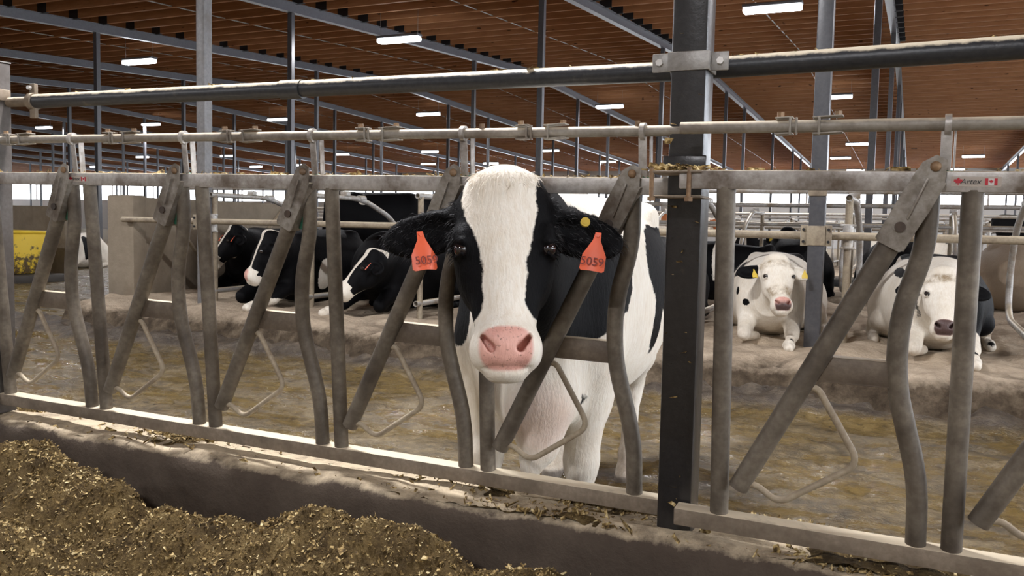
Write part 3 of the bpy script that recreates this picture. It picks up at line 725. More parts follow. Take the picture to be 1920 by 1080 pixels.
# ------------------------------------------------------------------ the cow that looks out through the headlocks
def main_cow():
    O = np.array([-1.27, 3.02, 0.0]); root = empty('dairy_cow', O)
    c = Frame((0, 0, 0), rot_z(math.radians(9)))
    P0 = at_y(945, 331, 2.40) - O
    n = np.array([0, 0, 0.]) - (P0 + O); n[2] = 0; n /= np.linalg.norm(n)
    lat = np.cross(np.array([0, 0, 1.0]), n) ; lat = np.array([-n[1], n[0], 0])   # image right
    ti = math.radians(17); up = np.array([0, 0, 1.0]) * math.cos(ti) - n * math.sin(ti); fr = n * math.cos(ti) + np.array([0, 0, 1.0]) * math.sin(ti)
    ro = .028; lat, up = lat * math.cos(ro) + up * math.sin(ro), up * math.cos(ro) - lat * math.sin(ro)
    h = Frame(P0, np.stack([lat, fr, up], 1))
    r5 = .0062
    F = Field(axis((-.72, -.36, .012), (-.36, .62, r5), (.62, .72, .012)) , axis((-1.0, -.36, r5), (-.36, .05, .010), (.05, 1.75, .014)), axis((-.02, .74, .012), (.74, 1.55, r5)))
    F.loft_y(c, [(-.22, .86, .22, .15), (-.08, .92, .36, .24), (.12, 1.0, .43, .30), (.4, 1.0, .45, .37), (.7, .98, .46, .42), (.95, 1.01, .43, .41), (1.15, 1.10, .35, .33), (1.35, 1.2, .24, .25), (1.48, 1.2, .14, .14)], .08)
    for s in (-1, 1):
        leg_front(F, c, s); leg_hind(F, c, s)
        F.ell(c, (s * .26, 1.0, 1.36), (.07, .09, .06), .08); F.ell(c, (s * .12, 1.42, 1.30), (.06, .07, .06), .06)
    F.ell(c, (0, .95, .62), (.2, .26, .17), .06)                                    # udder
    F.ell(c, (.06, -.18, .70), (.135, .14, .16), .09); F.ell(c, (.07, -.20, .54), (.075, .075, .09), .06); F.ell(c, (.045, -.22, .455), (.036, .036, .06), .04)   # brisket
    F.cap(c, (0, 1.47, 1.36), (.02, 1.56, 1.1), .045, .03, .03); F.cap(c, (.02, 1.56, 1.1), (.03, 1.54, .62), .028, .02, .02); F.ell(c, (.03, 1.53, .5), (.045, .045, .13), .03)
    a, b = h.w((0, -.07, -.08)), c.w((0, .12, 1.24))
    F.cap(Frame(), a, b, .12, .20, .08); F.cap(Frame(), h.w((0, -.09, -.24)), c.w((0, -.06, .92)), .10, .20, .08)
    F.cap(Frame(), h.w((0, -.08, -.16)), c.w((0, .02, 1.1)), .115, .22, .08)
    head_shape(F, h, ears=((.13, .10), (.20, .10)))
    V, Q = F.surface()
    hx, hy, hz = h.loc(V[:, 0], V[:, 1], V[:, 2]); u = -hz
    inhead = (V[:, 1] < -.33) & (u < .66)
    hd = blaze_sd(hx, u)
    hd = np.where((hy < -.10) & (u < .42), np.minimum(hd, .02 - .0 * hx - (-.10 - hy) * .6), hd)
    ear = (np.abs(hx) > .135) & (u < .34) & (u > -.08); hd = np.where(ear, np.minimum(hd, -.02), hd)
    bp = np.minimum.reduce([ell_sd(V, c.w((.08, -.18, 1.13)), (.36, .50, .25)), ell_sd(V, c.w((.0, -.42, 1.2)), (.3, .3, .3)),
                            ell_sd(V, c.w((-.30, -.10, .98)), (.10, .14, .14)),
                            ell_sd(V, at_y(1240, 505, 3.9) - O, (.20, .42, .21)), ell_sd(V, at_y(1216, 598, 3.62) - O, (.16, .055, .15)),
                            ell_sd(V, c.w((0, 1.56, .9)), (.05, .12, .36)), ell_sd(V, c.w((-.3, .7, 1.1)), (.2, .4, .3)),
                            ell_sd(V, at_y(1092, 742, 2.95) - O, (.011, .10, .024))])
    patch = np.where(inhead, hd, bp)
    skin = np.where(inhead, muzzle_skin(hx, hy, u), 0)
    inner = sstep(.045, .02, np.sqrt((hx - np.sign(hx) * .245) ** 2 * .25 + (u - .155) ** 2)) * (hy > -.06) * (np.abs(hx) > .15)
    skin = np.maximum(skin, .30 * sstep(1.3, .6, ell_sd(V, c.w((.09, -.26, .64)), (.12, .14, .13)) / .12 + 1) * (V[:, 1] < .05))
    skin = np.maximum(skin, .7 * (ell_sd(V, c.w((0, .95, .62)), (.21, .27, .18)) < .01))
    soil = sstep(.62, .15, V[:, 2]) * .55 + .25 * sstep(-.06, .0, u - .0) * 0
    hoof = sstep(.062, .05, V[:, 2]) * .7
    finish('body', V, Q, O, M['coat'], root, patch, skin, soil, hoof)
    eyes(h, root)
    ear_tag(h, (-.246, .052, -.190), root, M['orange'], '5059', yaw=-.35, tilt=-.16, sc=.96, bend=.02)
    ear_tag(h, (.272, .048, -.196), root, M['orange'], '5059', yaw=.25, tilt=.22, sc=.96)
    b = MB(); p = h.w((.238, .010, -.150)); q = h.w((.238, .022, -.150)); b.cyl(p, q, .014, 20); b.cyl(q, h.w((.238, .024, -.150)), .008, 16); st = b.build('button_tag', M['yellowtag'], root)
    # a lock of pale hair on the poll and fringes at the ears, as thin tapering strands
    def strands(name, mat, pts, dirs, ln, w):
        bm = bmesh.new()
        for p, d, l in zip(pts, dirs, ln):
            d = d / np.linalg.norm(d); s = np.cross(d, RNG.randn(3)); s = s / np.linalg.norm(s) * w; g = np.array([0, 0, -1.0]) * l * .35 + fr * .0
            a0, a1 = p - s, p + s; m0, m1 = p + d * l * .55 - s * .8, p + d * l * .55 + s * .8; t = p + d * l + g
            v = [bm.verts.new(x) for x in (a0, a1, m1, m0, t)]; bm.faces.new(v[:4]); bm.faces.new((v[3], v[2], v[4]))
        me = bpy.data.meshes.new(name); bm.to_mesh(me); bm.free(); me.materials.append(mat); return link(name, me, root)
    k = (inhead) & (u < .085) & (np.abs(hx) < .10) & (hy > .0); ids = np.where(k)[0]; ids = RNG.choice(ids, 900, p=(1.02 - np.clip(u[ids] / .085, 0, 1)) / (1.02 - np.clip(u[ids] / .085, 0, 1)).sum())
    dirs = [h.A @ np.array([hx[i] * 7 + RNG.randn() * .35, .30 + RNG.rand() * .2, -.85 + RNG.randn() * .35]) for i in ids]
    strands('hair_tuft', M['hair'], V[ids], dirs, RNG.uniform(.010, .024, len(ids)), .0009)['kind'] = 'stuff'
    k = ear & (np.abs(hx) > .14) & inhead & (hy > -.09) & (u < .25); ids = np.where(k)[0]; ids = RNG.choice(ids, 1800)
    dirs = [h.A @ np.array([np.sign(hx[i]) * (.5 + RNG.rand()), .25 + RNG.randn() * .3, -.45 + RNG.randn() * .4 - (u[i] - .16) * 6]) for i in ids]
    strands('ear_hair', M['blackhair'], V[ids], dirs, RNG.uniform(.012, .028, len(ids)), .0008)['kind'] = 'stuff'
    tag(root, 'black and white cow with a broad white blaze looking out between the bars', 'cow')
    return root
main_cow()
# ------------------------------------------------------------------ headlock fence
LP0 = np.array([-1.302, 2.694, EYE - .8438]); LPD = np.array([1.0, .0041, -.0125])      # left run: bottom rail line, per metre
RP0 = np.array([-.479, 2.552, EYE - .8237]); RPD = np.array([1.0, 0.0, -.012])
PIT = .61; TILT = -.0745                                                                # the whole fence leans over the feed lane
def headlock_panel(P0, D, ks, x_lo, x_hi, bends, TOP=.975, label='', lock=(0, 0), bumpers=(), LK=.165):
    root = empty('headlock_panel', (0, 0, 0))
    def P(s, q, n=0.0):
        """s metres along the panel from the reference upright, q metres up the leaning plane, n metres towards the feed lane"""
        b = P0 + D * s
        return Vector((b[0], b[1] + TILT * q - n, b[2] + q - n * .0745))
    upv = Vector((0, TILT, 1)).normalized()
    b = MB(); b.beam(P(x_lo, -.025), P(x_hi, -.025), .058, .052, upv, .004); b.build('bottom_rail', M['bottom'], root)
    b = MB(); b.beam(P(x_lo, TOP), P(x_hi, TOP), .05, .052, upv, .004); b.build('top_rail', M['rail'], root)
    b = MB(); b.cyl(P(x_lo + lock[0], TOP + LK, .012), P(x_hi + lock[1], TOP + LK, .012), .0165, 16); lockr = b.build('lock_rail', M['barrail'], root)
    for k in ks:
        s = k * PIT
        b = MB(); b.cyl(P(s, -.01), P(s, TOP - .02), .0265, 18); b.build('straight_bar', M['tube'], root)
    for k in bends:
        s = k * PIT                                                                        # the upright this stall ends at
        b = MB()
        pts = smooth_path([P(s - .098, TOP - .02), P(s - .100, .80), P(s - .152, .62), P(s - .156, .44), P(s - .088, .17), P(s - .086, -.01)], 8, .14)
        b.tube(pts, .0265, 18); b.build('bent_bar', M['tube'], root)
        # swinging bar with its sleeve, guard wire, stop
        t0, t1 = P(s - .086, TOP + .030, .012), P(s - .553, .092, .022)
        d = (t1 - t0).normalized()
        b = MB(); b.cyl(t0 + d * .15, t1, .0285, 18); sw = b.build('swing_bar', M['tube'], root)
        side = Vector((1, 0, 0)); w0 = t0 - d * .02; e = t0 + d * .34
        nrm = d.cross(side.cross(d)).normalized(); across = d.cross(Vector((0, -1, 0))).normalized()
        b = MB()
        def Q(t, a): return t0 + d * t + across * a
        prof = [(-.030, -.012), (-.030, .016), (.0, .036), (.10, .040), (.215, .036), (.222, .030), (.222, -.030), (.215, -.036), (.10, -.040), (.03, -.038)]
        b.poly([Q(t, a) + Vector((0, -.034, 0)) for t, a in prof], .004, (0, 1, 0))
        for sg in (-1, 1): b.beam(Q(.02, sg * .036) + Vector((0, -.01, 0)), Q(.215, sg * .036) + Vector((0, -.01, 0)), .005, .046, (0, 1, 0), .001)
        b.build('sleeve', M['sleeve'], sw)
        b = MB(); b.tube([Q(.165, .0) + Vector((0, -.036, 0)), Q(.165, .0) + Vector((0, -.040, 0))], .0135, 18); b.build('sleeve_bolt', M['darkrust'], sw)
        b = MB(); b.beam(Q(.03, .005) + Vector((0, -.041, 0)), Q(.14, -.004) + Vector((0, -.040, 0)), .006, .006, (0, 1, 0), .002); b.build('sleeve_crease', M['sleeve'], sw)
        b = MB(); b.sphere(Q(-.004, .004) + Vector((0, -.036, 0)), .013, (1, .8, 1)); b.build('pivot_bolt', M['rust'], sw)
        b = MB(); b.cyl(Q(-.006, -.02) + Vector((.0, .012, 0)), Q(-.006, -.042) + Vector((.0, .012, 0)), .009, 12); b.build('bumper', M['green'], sw)
        if k in bumpers: b = MB(); b.cyl(Q(.15, -.045) + Vector((.0, .012, 0)), Q(.20, -.05) + Vector((.0, .012, 0)), .014, 12); b.build('bumper', M['green'], sw)
        g0 = P(s - .372, .405, .012)
        b = MB(); pts = smooth_path([g0, P(s - .345, .400, .018), P(s - .232, .207, .022), P(s - .440, .064, .025), P(s - .505, .110, .025), P(s - .550, .098, .022)], 7, .045)
        b.tube(pts, .0095, 12); b.build('guard_wire', M['guard'], sw)
        # channel bridging the swing bar and the bent bar
        tt = P(s - .366, .456, .012); c1 = P(s - .158, .456, .012)
        c0 = Vector((tt.x - .005, c1.y - .004, c1.z + .004))
        b = MB(); b.beam(c0, c1, .004, .068, (0, 0, 1), .001); c0b, c1b = c0 + Vector((0, .02, 0)), c1 + Vector((0, .02, 0))
        b.beam(c0b + Vector((0, 0, .033)), c1b + Vector((0, 0, .033)), .044, .004, (0, 0, 1), .001); b.beam(c0b - Vector((0, 0, .033)), c1b - Vector((0, 0, .033)), .044, .004, (0, 0, 1), .001)
        ch = b.build('stop_channel', M['channel'], root)
        b = MB(); b.cyl(c0 + Vector((.004, -.002, .012)), c0 + Vector((.004, -.010, .012)), .011, 14); b.build('channel_bolt', M['darkrust'], ch)
        # hanger from the top rail to the lock rail
        b = MB(); hx = s - .052
        b.beam(P(hx - .014, TOP + .022, .006), P(hx - .014, TOP + LK, .012), .004, .026, (1, 0, 0), .001); b.beam(P(hx + .006, TOP + .022, -.012), P(hx + .006, TOP + LK - .015, -.012), .026, .004, (1, 0, 0), .001)
        b.cyl(P(hx - .02, TOP + LK, .012), P(hx - .005, TOP + LK, .012), .0255, 18)
        hg = b.build('hanger', M['rail'], root)
        if k in (0, 1) and len(ks) == 5: b = MB(); e = .055 if k == 0 else -.03; b.cyl(P(hx + e, TOP + LK + .013, .012), P(hx + e, TOP + LK + .031, .012), .009, 6); b.build('lock_bolt', M['rust'], root)
        # pair of clips that work the latch
        xc = s - .395
        for pa, pb, vs, bo in ((-.085, -.040, (-.046, -.030), -.073), (.010, .085, (.027,), .072)):
            b = MB()
            for zz in (.021, -.021): b.beam(P(xc + pa, TOP + LK + zz, .012), P(xc + pb, TOP + LK + zz + (.004 if pa > 0 else .002), .012), .040, .004, (0, 0, 1), .001)
            for v in vs: b.beam(P(xc + v, TOP + LK - .023, .031), P(xc + v, TOP + LK + .023, .031), .006, .006, (1, 0, 0), .001)
            cl = b.build('latch_clip', M['barrail'], lockr)
            b = MB(); b.cyl(P(xc + bo, TOP + LK + .023, .012), P(xc + bo, TOP + LK + .038, .012), .010, 6); b.build('clip_bolt', M['rust'], cl)
    tag(root, label, 'headlock')
    return root, P, TOP
LPAN, LP, LTOP = headlock_panel(LP0, LPD, [-4, -3, -2, -1, 0], -4 * PIT - .09, PIT + .048, [-3, -2, -1, 0, 1], .980, 'galvanised headlock panel of five stalls holding the cow with the white blaze', (-.10, .055), (-3, -2, -1))
RPAN, RP, RTOP = headlock_panel(RP0, RPD, [0, 1, 2, 3], -.128, 3 * PIT + .3, [1, 2, 3], .964, 'galvanised headlock panel with the red maple leaf sticker, beside the charcoal post', (.0, .0), (), .142)
LEAF = [(0, 1), (.12, .70), (.27, .78), (.20, .40), (.42, .60), (.48, .48), (.78, .52), (.68, .28), (.86, .16), (.42, -.18), (.48, -.36), (.06, -.30), (.08, -.80), (-.08, -.80), (-.06, -.30), (-.48, -.36), (-.42, -.18), (-.86, .16), (-.68, .28), (-.78, .52), (-.48, .48), (-.42, .60), (-.20, .40), (-.27, .78), (-.12, .70)]
def sticker(P, s0, TOP, parent, sc=1.0):
    """maker's sticker on the top rail: leaf and name, then the national flag"""
    def Z(x, z, n=.0262): return P(s0 + x * sc, TOP + z * sc, n)
    def patch(name, mat, pts, par, n=.0262):
        b = MB(); b.poly([Z(x, z, n) for x, z in pts], .0006, (0, -1, 0)); return b.build(name, mat, par, False)
    b = MB(); b.poly([Z(-.085, -.018, .0254), (Z(.088, -.018, .0254)), Z(.088, .02, .0254), Z(-.085, .02, .0254)], .0005, (0, -1, 0)); st = b.build('sticker', M['sticker'], parent, False)
    patch('maple_leaf', M['red'], [(-.060 + x * .020, .0005 + z * .017) for x, z in LEAF], st)
    o = Z(-.018, .001, .0268); T = Matrix.Translation(o) @ Matrix.Rotation(math.radians(90), 4, 'X')
    text_mesh('Artex', .030 * sc, M['black'], st, T, 'lettering', .0003, .28)
    fl = patch('flag', M['white'], [(.032, -.012), (.074, -.012), (.074, .014), (.032, .014)], st)
    for x in (.032, .0635): patch('flag_bar', M['red'], [(x, -.012), (x + .0105, -.012), (x + .0105, .014), (x, .014)], fl, .0270)
    patch('flag_leaf', M['red'], [(.053 + x * .0088, .001 + z * .0095) for x, z in LEAF], fl, .0270)
M['sticker'] = plain('stained_sticker', (.42, .37, .32), .5)
sticker(RP, .613, RTOP, RPAN, .64)
sticker(LP, -3 * PIT - .035, LTOP, LPAN, .66)
# ---- posts of the fence
def z_at(P0, D, x): return P0[2] + D[2] * (x - P0[0])
pst = empty('steel_post', (-.622, 2.640, .36))
b = MB(); b.box((0, 0, 2.75), (.106, .106, 5.5), None, .010); b.build('shaft', M['post'], pst)
b = MB()
zc = 1.792 - .36; b.box((0, -.057, zc), (.124, .007, .055), None, .002)
for s in (-1, 1):
    b.box((s * .0575, -.005, zc), (.006, .11, .055), None, .002)
    b.box((s * .083, -.044 if s < 0 else -.026, zc), (.056, .008, .055), None, .003)
cb = b.build('clamp_band', M['band'], pst)
for s in (-1, 1):
    b = MB(); y = -.048 if s < 0 else -.030; b.tube([(s * .088, y, zc), (s * .088, y - .010, zc)], .011, 6); b.build('clamp_bolt', M['bolt'], cb, False)
zt = LP(PIT, LTOP).z - .36
b = MB(); b.box((.0, -.062, zt + .065), (.128, .010, .046), None, .003); b.tube([(.0, -.067, zt + .066), (.0, -.0675, zt + .066)], .009, 14); b.build('backing_plate', M['post'], pst)
b = MB(); b.box((.005, -.125, zt + .033), (.150, .14, .007), None, .002); b.box((.005, -.115, zt - .036), (.140, .12, .007), None, .002)
br = b.build('rail_bracket', M['bottom'], pst)
for x in (-.062, .045):
    b = MB(); b.cyl((x, -.19, zt - .05), (x, -.19, zt + .045), .0065, 10); b.cyl((x, -.19, zt - .05), (x, -.19, zt - .038), .013, 6); b.build('clamp_rod', M['rust'], br)
tag(pst, 'tall charcoal square steel post between the two headlock panels', 'post')
p2 = empty('steel_post', (-3.835, 2.69, .39))
b = MB(); b.box((0, 0, .80), (.110, .110, 1.60), None, .010); b.build('shaft', M['dustypost'], p2)
b = MB(); b.box((0, 0, 1.603), (.112, .112, .006), None, .002); b.build('cap', M['band'], p2)
tag(p2, 'short dusty steel post at the end of the longer headlock panel', 'post')
# ---- overhead pipes
pA, pB = at_y(62, 190, 2.73), at_y(1262, 134, 2.73)
b = MB(); b.cyl(pA, pB, .031, 22); pl = b.build('overhead_pipe', M['blackpipe']); tag(pl, 'dusty black pipe over the longer headlock panel, with a sleeve joint', 'pipe')
d = (pB - pA) / np.linalg.norm(pB - pA); q = at_y(548, 168, 2.73)
b = MB(); b.cyl(q - d * .048, q + d * .05, .036, 22); b.build('pipe_sleeve', M['blackpipe'], pl)
b = MB(); b.cyl(pA - d * .16, pA + d * .01, .022, 14); b.box(pA + d * .005 + np.array([0, 0, .052]), (.035, .02, .05), None, .004); b.box(pA + d * .005 + np.array([.0, 0, -.05]), (.035, .02, .05), None, .004); b.cyl(pA - d * .012, pA + d * .02, .038, 20)
en = b.build('pipe_clamp', M['bottom'], pl)
b = MB(); b.cyl(pA + np.array([0, -.012, .058]), pA + np.array([0, -.026, .058]), .010, 6); b.build('clamp_bolt', M['bolt'], en)
b = MB(); b.box((0, -.060, pA[2] - .36), (.124, .008, .05), None, .002); b.box((.060, -.01, pA[2] - .36), (.008, .11, .05), None, .002); b.build('clamp_band', M['bottom'], p2)
pC, pD = at_y(1322, 128.5, 2.73), at_y(1322, 128.5, 2.73) + np.array([3.2, -.04, .03])
b = MB(); b.cyl(pC, pD, .0325, 22); pr = b.build('overhead_pipe', M['blackpipe']); tag(pr, 'thick dusty black pipe above the stickered headlock panel', 'pipe')

# ---- bits of straw and feed lying on the rails
def bits(name, n, pf, size, parent):
    s = RNG.rand(n); c = np.array([list(pf(a)) for a in s]); L = RNG.gamma(2.0, size / 2, n); W = L * RNG.uniform(.12, .4, n)
    a = RNG.randn(n, 3); a[:, 2] *= .25; a /= np.linalg.norm(a, axis=1)[:, None]; b_ = np.cross(a, RNG.randn(n, 3)); b_ /= np.linalg.norm(b_, axis=1)[:, None]
    A, B = a * L[:, None] / 2, b_ * W[:, None] / 2; c[:, 2] += .002
    V = np.stack([c - A - B, c + A - B, c + A + B, c - A + B], 1).reshape(-1, 3); o = link(name, mesh_np(name, V, np.arange(4 * n).reshape(n, 4), M['flake'], False), parent); o['kind'] = 'stuff'; return o
bits('straw_bits', 260, lambda a: LP(-2.5 + 3.1 * a ** .7, LTOP + .027, RNG.uniform(-.022, .022)), .014, LPAN)
bits('straw_bits', 90, lambda a: RP(-.1 + 1.9 * a, RTOP + .027, RNG.uniform(-.022, .022)), .013, RPAN)
bits('straw_bits', 110, lambda a: pA + (pB - pA) * a + np.array([0, RNG.uniform(-.014, .014), .029]), .014, pl)
bits('straw_bits', 60, lambda a: pC + (pD - pC) * a * .5 + np.array([0, RNG.uniform(-.014, .014), .030]), .014, pr)
bits('feed_crumbs', 320, lambda a: (RNG.normal(.005, .035), -.125 + RNG.uniform(-.06, .06), zt + .037 + RNG.rand() * .012), .016, br)
bits('straw_bits', 45, lambda a: (RNG.uniform(-.05, .05), -.0545, .1 + 1.9 * a), .012, pst)
# ------------------------------------------------------------------ stalls
def divider(name='stall_divider'):
    root = empty(name, (0, 0, 0))
    b = MB(); b.cyl((0, 0, .30), (0, 0, 1.60), .030, 16); b.build('post', M['stalldirty'], root)
    b = MB(); b.cyl((0, -.02, 1.17), (0, -.02, 1.36), .042, 16); b.box((0, -.03, 1.36), (.12, .03, .02), None, .003); b.box((0, -.03, 1.17), (.12, .03, .02), None, .003); b.build('rail_clamp', M['stall'], root)
    b = MB(); pts = smooth_path([(.0, -.07, 1.585), (.0, .95, 1.585), (0, 1.62, 1.36), (0, 1.95, 1.0), (0, 1.95, .62), (0, 1.7, .50), (0, -.08, .485)], 7, .25)
    b.tube(pts, .030, 14, True, True); lo = b.build('loop', M['stall'], root)
    b = MB(); b.cyl((0, .88, 1.585), (0, 1.0, 1.585), .036, 14); b.build('pipe_coupling', M['stall'], lo)
    b = MB(); b.box((0, .62, 1.63), (.10, .07, .05), None, .006); b.build('rail_saddle', M['stall'], root)
    return root
SY = 7.80
spots = [(-.49 + 1.365 * k) for k in range(-5, 3)]
names = ['stall divider with open pipe ends beside the concrete partition', 'second stall divider from the concrete partition, by the drowsy black cow', 'stall divider in front of the lying cow with a pale muzzle and white blaze', 'stall divider hidden behind the head of the standing cow', 'stall divider behind the flank of the standing cow', 'stall divider with a dark open pipe end next to the steel column', 'stall divider beside the lying cow that hides half its face behind a bar', 'stall divider past the lying black and white cow']
d0 = divider()
for i, x in enumerate(spots):
    o = d0 if i == 0 else copy_tree(d0); o.location = (x, SY, 0); tag(o, names[i], 'stall divider')
def rail(name, a, b_, r, mat, label, cat='rail'):
    m = MB(); m.cyl(a, b_, r, 16); return tag(m.build(name, mat), label, cat)
rail('neck_rail', (-8.7, SY - .07, 1.285), (-.86, SY - .07, 1.27), .033, M['stalldirty'], 'dusty pipe rail in front of the black cows, ending at the steel column')
rail('neck_rail', (-.62, SY - .07, 1.27), (3.2, SY - .07, 1.26), .033, M['stalldirty'], 'dusty pipe rail over the lying cow at the far side of the steel column')
rail('top_rail', (-8.7, SY + .62, 1.70), (3.2, SY + .62, 1.66), .030, M['stall'], 'pale pipe rail resting on top of the nearest stall dividers')
# rows behind, facing the other way
rows = [(14.6, 'second'), (21.5, 'third'), (27.0, 'fourth'), (38.0, 'fifth')]
for Y, nm in rows:
    x0, x1 = (-6.6, 4.6) if Y < 16 else (-.95 * Y - 2, .12 * Y + 3)
    k = 0; x = x1
    while x > x0 and k < 16:
        o = copy_tree(d0); o.location = (x, Y, 0); 
        if nm in ('second', 'fourth'): o.rotation_euler = (0, 0, math.pi)
        tag(o, 'pale pipe stall divider in the %s row of stalls' % nm, 'stall divider', '%s row stall dividers' % nm); x -= 1.365; k += 1
    rail('neck_rail', (x0, Y, 1.42), (x1 + .3, Y, 1.40), .033, M['stall'], 'pale pipe rail along the %s row of stalls' % nm)
    rail('top_rail', (x0, Y - .5, 1.71), (x1 + .3, Y - .5, 1.69), .033, M['stall'], 'upper pipe rail along the %s row of stalls' % nm)
# ---- concrete partition and the crossing on its far side
b = MB(); b.box((-8.78, 9.55, .78), (.32, 3.1, 1.56), None, .02); pw = b.build('wall_partition', M['concrete']); tag(pw, 'low concrete partition wall beside the black cows', 'wall', kind='structure')
b = MB(); b.box((-8.80, 7.88, .78), (.44, .20, 1.60), None, .02); pe = b.build('wall_partition', M['concrete']); tag(pe, 'dark concrete end of the low partition wall', 'wall', kind='structure')
for (y0, z0, y1, z1) in ((8.25, 1.5, 9.2, .45), (10.6, 1.5, 9.5, .5)):  # two slanting brown strips on the partition face
    b = MB(); b.beam((-8.605, y0, z0), (-8.605, y1, z1), .03, .07, (1, 0, 0), .003); tag(b.build('wall_stripe', M['stalldirty']), 'slanting brown brace on the concrete partition, %s' % ('nearest its end' if y0 < 9 else 'by the farther end'), 'stripe')
# yellow drinking tank
wx, wy = -16.5, 11.7
t = empty('water_tank', (wx, wy, 0)); b = MB(); b.box((0, 0, .58), (1.7, .75, .82), None, .06); bd = b.build('tank_body', M['yellow'], t)
b = MB(); b.box((0, 0, .99), (1.74, .79, .06), None, .025); b.build('tank_rim', M['yellow'], t)
b = MB(); b.box((0, .0, .09), (2.3, 1.1, .16), None, .02); b.build('plinth', M['plinth'], t)
tag(t, 'dirty yellow plastic drinking tank at the crossing', 'water tank')
b = MB(); b.box((wx - .9, wy + 1.3, .75), (2.4, .2, 1.55), None, .02); tag(b.build('wall_partition', M['concrete']), 'short concrete wall behind the yellow tank', 'wall', kind='structure')
# ------------------------------------------------------------------ the rest of the herd
def head_frame(P, psi, t):
    n = np.array([math.sin(psi), -math.cos(psi), 0]); lat = np.array([-n[1], n[0], 0]); Z = np.array([0, 0, 1.0])
    return Frame(P, np.stack([lat, n * math.cos(t) + Z * math.sin(t), Z * math.cos(t) - n * math.sin(t)], 1))
def herd_cow(label, loc, rz, pose='lying', P=(0, -.52, .98), psi=0.0, t=.6, res=.014, black=(), white=(), all_black=False, face='black', blaze=1.0, tags=None, ears=((.15, .1), (.15, .1)), reach=0, mat='coat', dirty=.35, darknose=0.0, group=None, parts=True, headgrime=0.0, blackears='L', scale=1.0, centre=False):
    if centre: loc = (loc[0] - .62 * math.cos(rz + math.pi / 2), loc[1] - .62 * math.sin(rz + math.pi / 2), loc[2])
    root = empty("dairy_cow", loc, rz); c = Frame(); h = head_frame(P, psi, t); P = np.array(P, float)
    m = h.w((0, 0, -.66)); lo = np.minimum.reduce([P - .42, m - .2, (-.62, -.9 if reach else -.55, -.02)]); hi = np.maximum.reduce([P + .42, m + .2, (.62, 1.68, .95 if pose == 'lying' else 1.58)])
    F = Field(axis((lo[0], hi[0], res)), axis((lo[1], hi[1], res)), axis((lo[2], hi[2], res)))
    if pose == 'lying':
        F.loft_y(c, [(-.26, .46, .18, .15), (-.1, .46, .31, .26), (.15, .46, .40, .35), (.5, .43, .43, .44), (.85, .43, .44, .48), (1.15, .45, .42, .42), (1.4, .48, .30, .30), (1.56, .5, .16, .18)], .08)
        for s in (-1, 1):
            F.ell(c, (s * .22, .0, .42), (.11, .18, .26), .1); F.ell(c, (s * .22, 1.12, .80), (.07, .1, .06), .07)
            F.cap(c, (s * .21, -.02, .26), (s * .22, -.36, .12), .10, .068, .06)
            if reach == s: F.cap(c, (s * .22, -.36, .10), (s * .20, -.66, .05), .052, .046, .03); F.cap(c, (s * .20, -.66, .05), (s * .20, -.76, .04), .055, .045, .03)
            else: F.cap(c, (s * .22, -.36, .09), (s * .13, -.08, .06), .052, .045, .03)
            F.ell(c, (s * .36, 1.02, .33), (.2, .38, .30), .1)
            F.cap(c, (s * .44, .72, .24), (s * .50, 1.12, .10), .10, .062, .06); F.cap(c, (s * .50, 1.12, .08), (s * .50, .72, .05), .052, .045, .03); F.cap(c, (s * .5, .70, .05), (s * .5, .60, .04), .05, .045, .03)
        nb = [((0, .05, .62), .24), ((0, -.1, .42), .2)]
    else:
        F.loft_y(c, [(-.22, .86, .22, .15), (-.08, .92, .36, .24), (.12, 1.0, .43, .30), (.4, 1.0, .45, .37), (.7, .98, .46, .42), (.95, 1.01, .43, .41), (1.15, 1.10, .35, .33), (1.35, 1.2, .24, .25), (1.48, 1.2, .14, .14)], .08)
        for s in (-1, 1): leg_front(F, c, s); leg_hind(F, c, s); F.ell(c, (s * .26, 1.0, 1.36), (.07, .09, .06), .08)
        F.ell(c, (0, .95, .62), (.2, .26, .17), .06); F.cap(c, (0, 1.48, 1.34), (0, 1.55, .6), .04, .025, .03)
        nb = [((0, .12, 1.22), .21), ((0, -.05, .92), .2)]
    F.cap(c, h.w((0, -.07, -.09)), nb[0][0], .115, nb[0][1], .08); F.cap(c, h.w((0, -.09, -.24)), nb[1][0], .09, nb[1][1], .08)
    F.cap(c, h.w((0, -.08, -.17)), (np.array(nb[0][0]) + nb[1][0]) / 2 + np.array([0, .02, 0]), .105, .2, .08)
    head_shape(F, h, ears, fine=res < .011)
    V, Q = F.surface(); hx, hy, hz = h.loc(V[:, 0], V[:, 1], V[:, 2]); u = -hz
    inhead = (u < .68) & (u > -.12) & (np.abs(hx) < .42) & (hy > -.13 - .05 * (u > .3)) & (hy < .2) & ((u > .25) | (hy > -.11))
    far = np.full(len(V), .5)
    body = -far if all_black else far
    for e in black: body = np.minimum(body, ell_sd(V, *e))
    for e in white: body = np.maximum(body, -ell_sd(V, *e))
    if face == 'white': hd = np.where((np.abs(hx) > .17) & ((hx < 0) | (blackears == 'B')), -.05, .4)
    elif face == 'blaze': hd = blaze_sd(hx, u, blaze); hd = np.where((hy < -.0) & (np.abs(hx) > .05) & (u < .5), -.05, hd); hd = np.where(np.abs(hx) > .15, -.05, hd)
    elif face == 'half': hd = np.where(u < .47, .105 - np.abs(hx - .0), .3); hd = np.where(np.abs(hx) > .15, -.05, hd)
    else: hd = -far
    patch = np.where(inhead, hd, body); sk = np.where(inhead, muzzle_skin(hx, hy, u), 0)
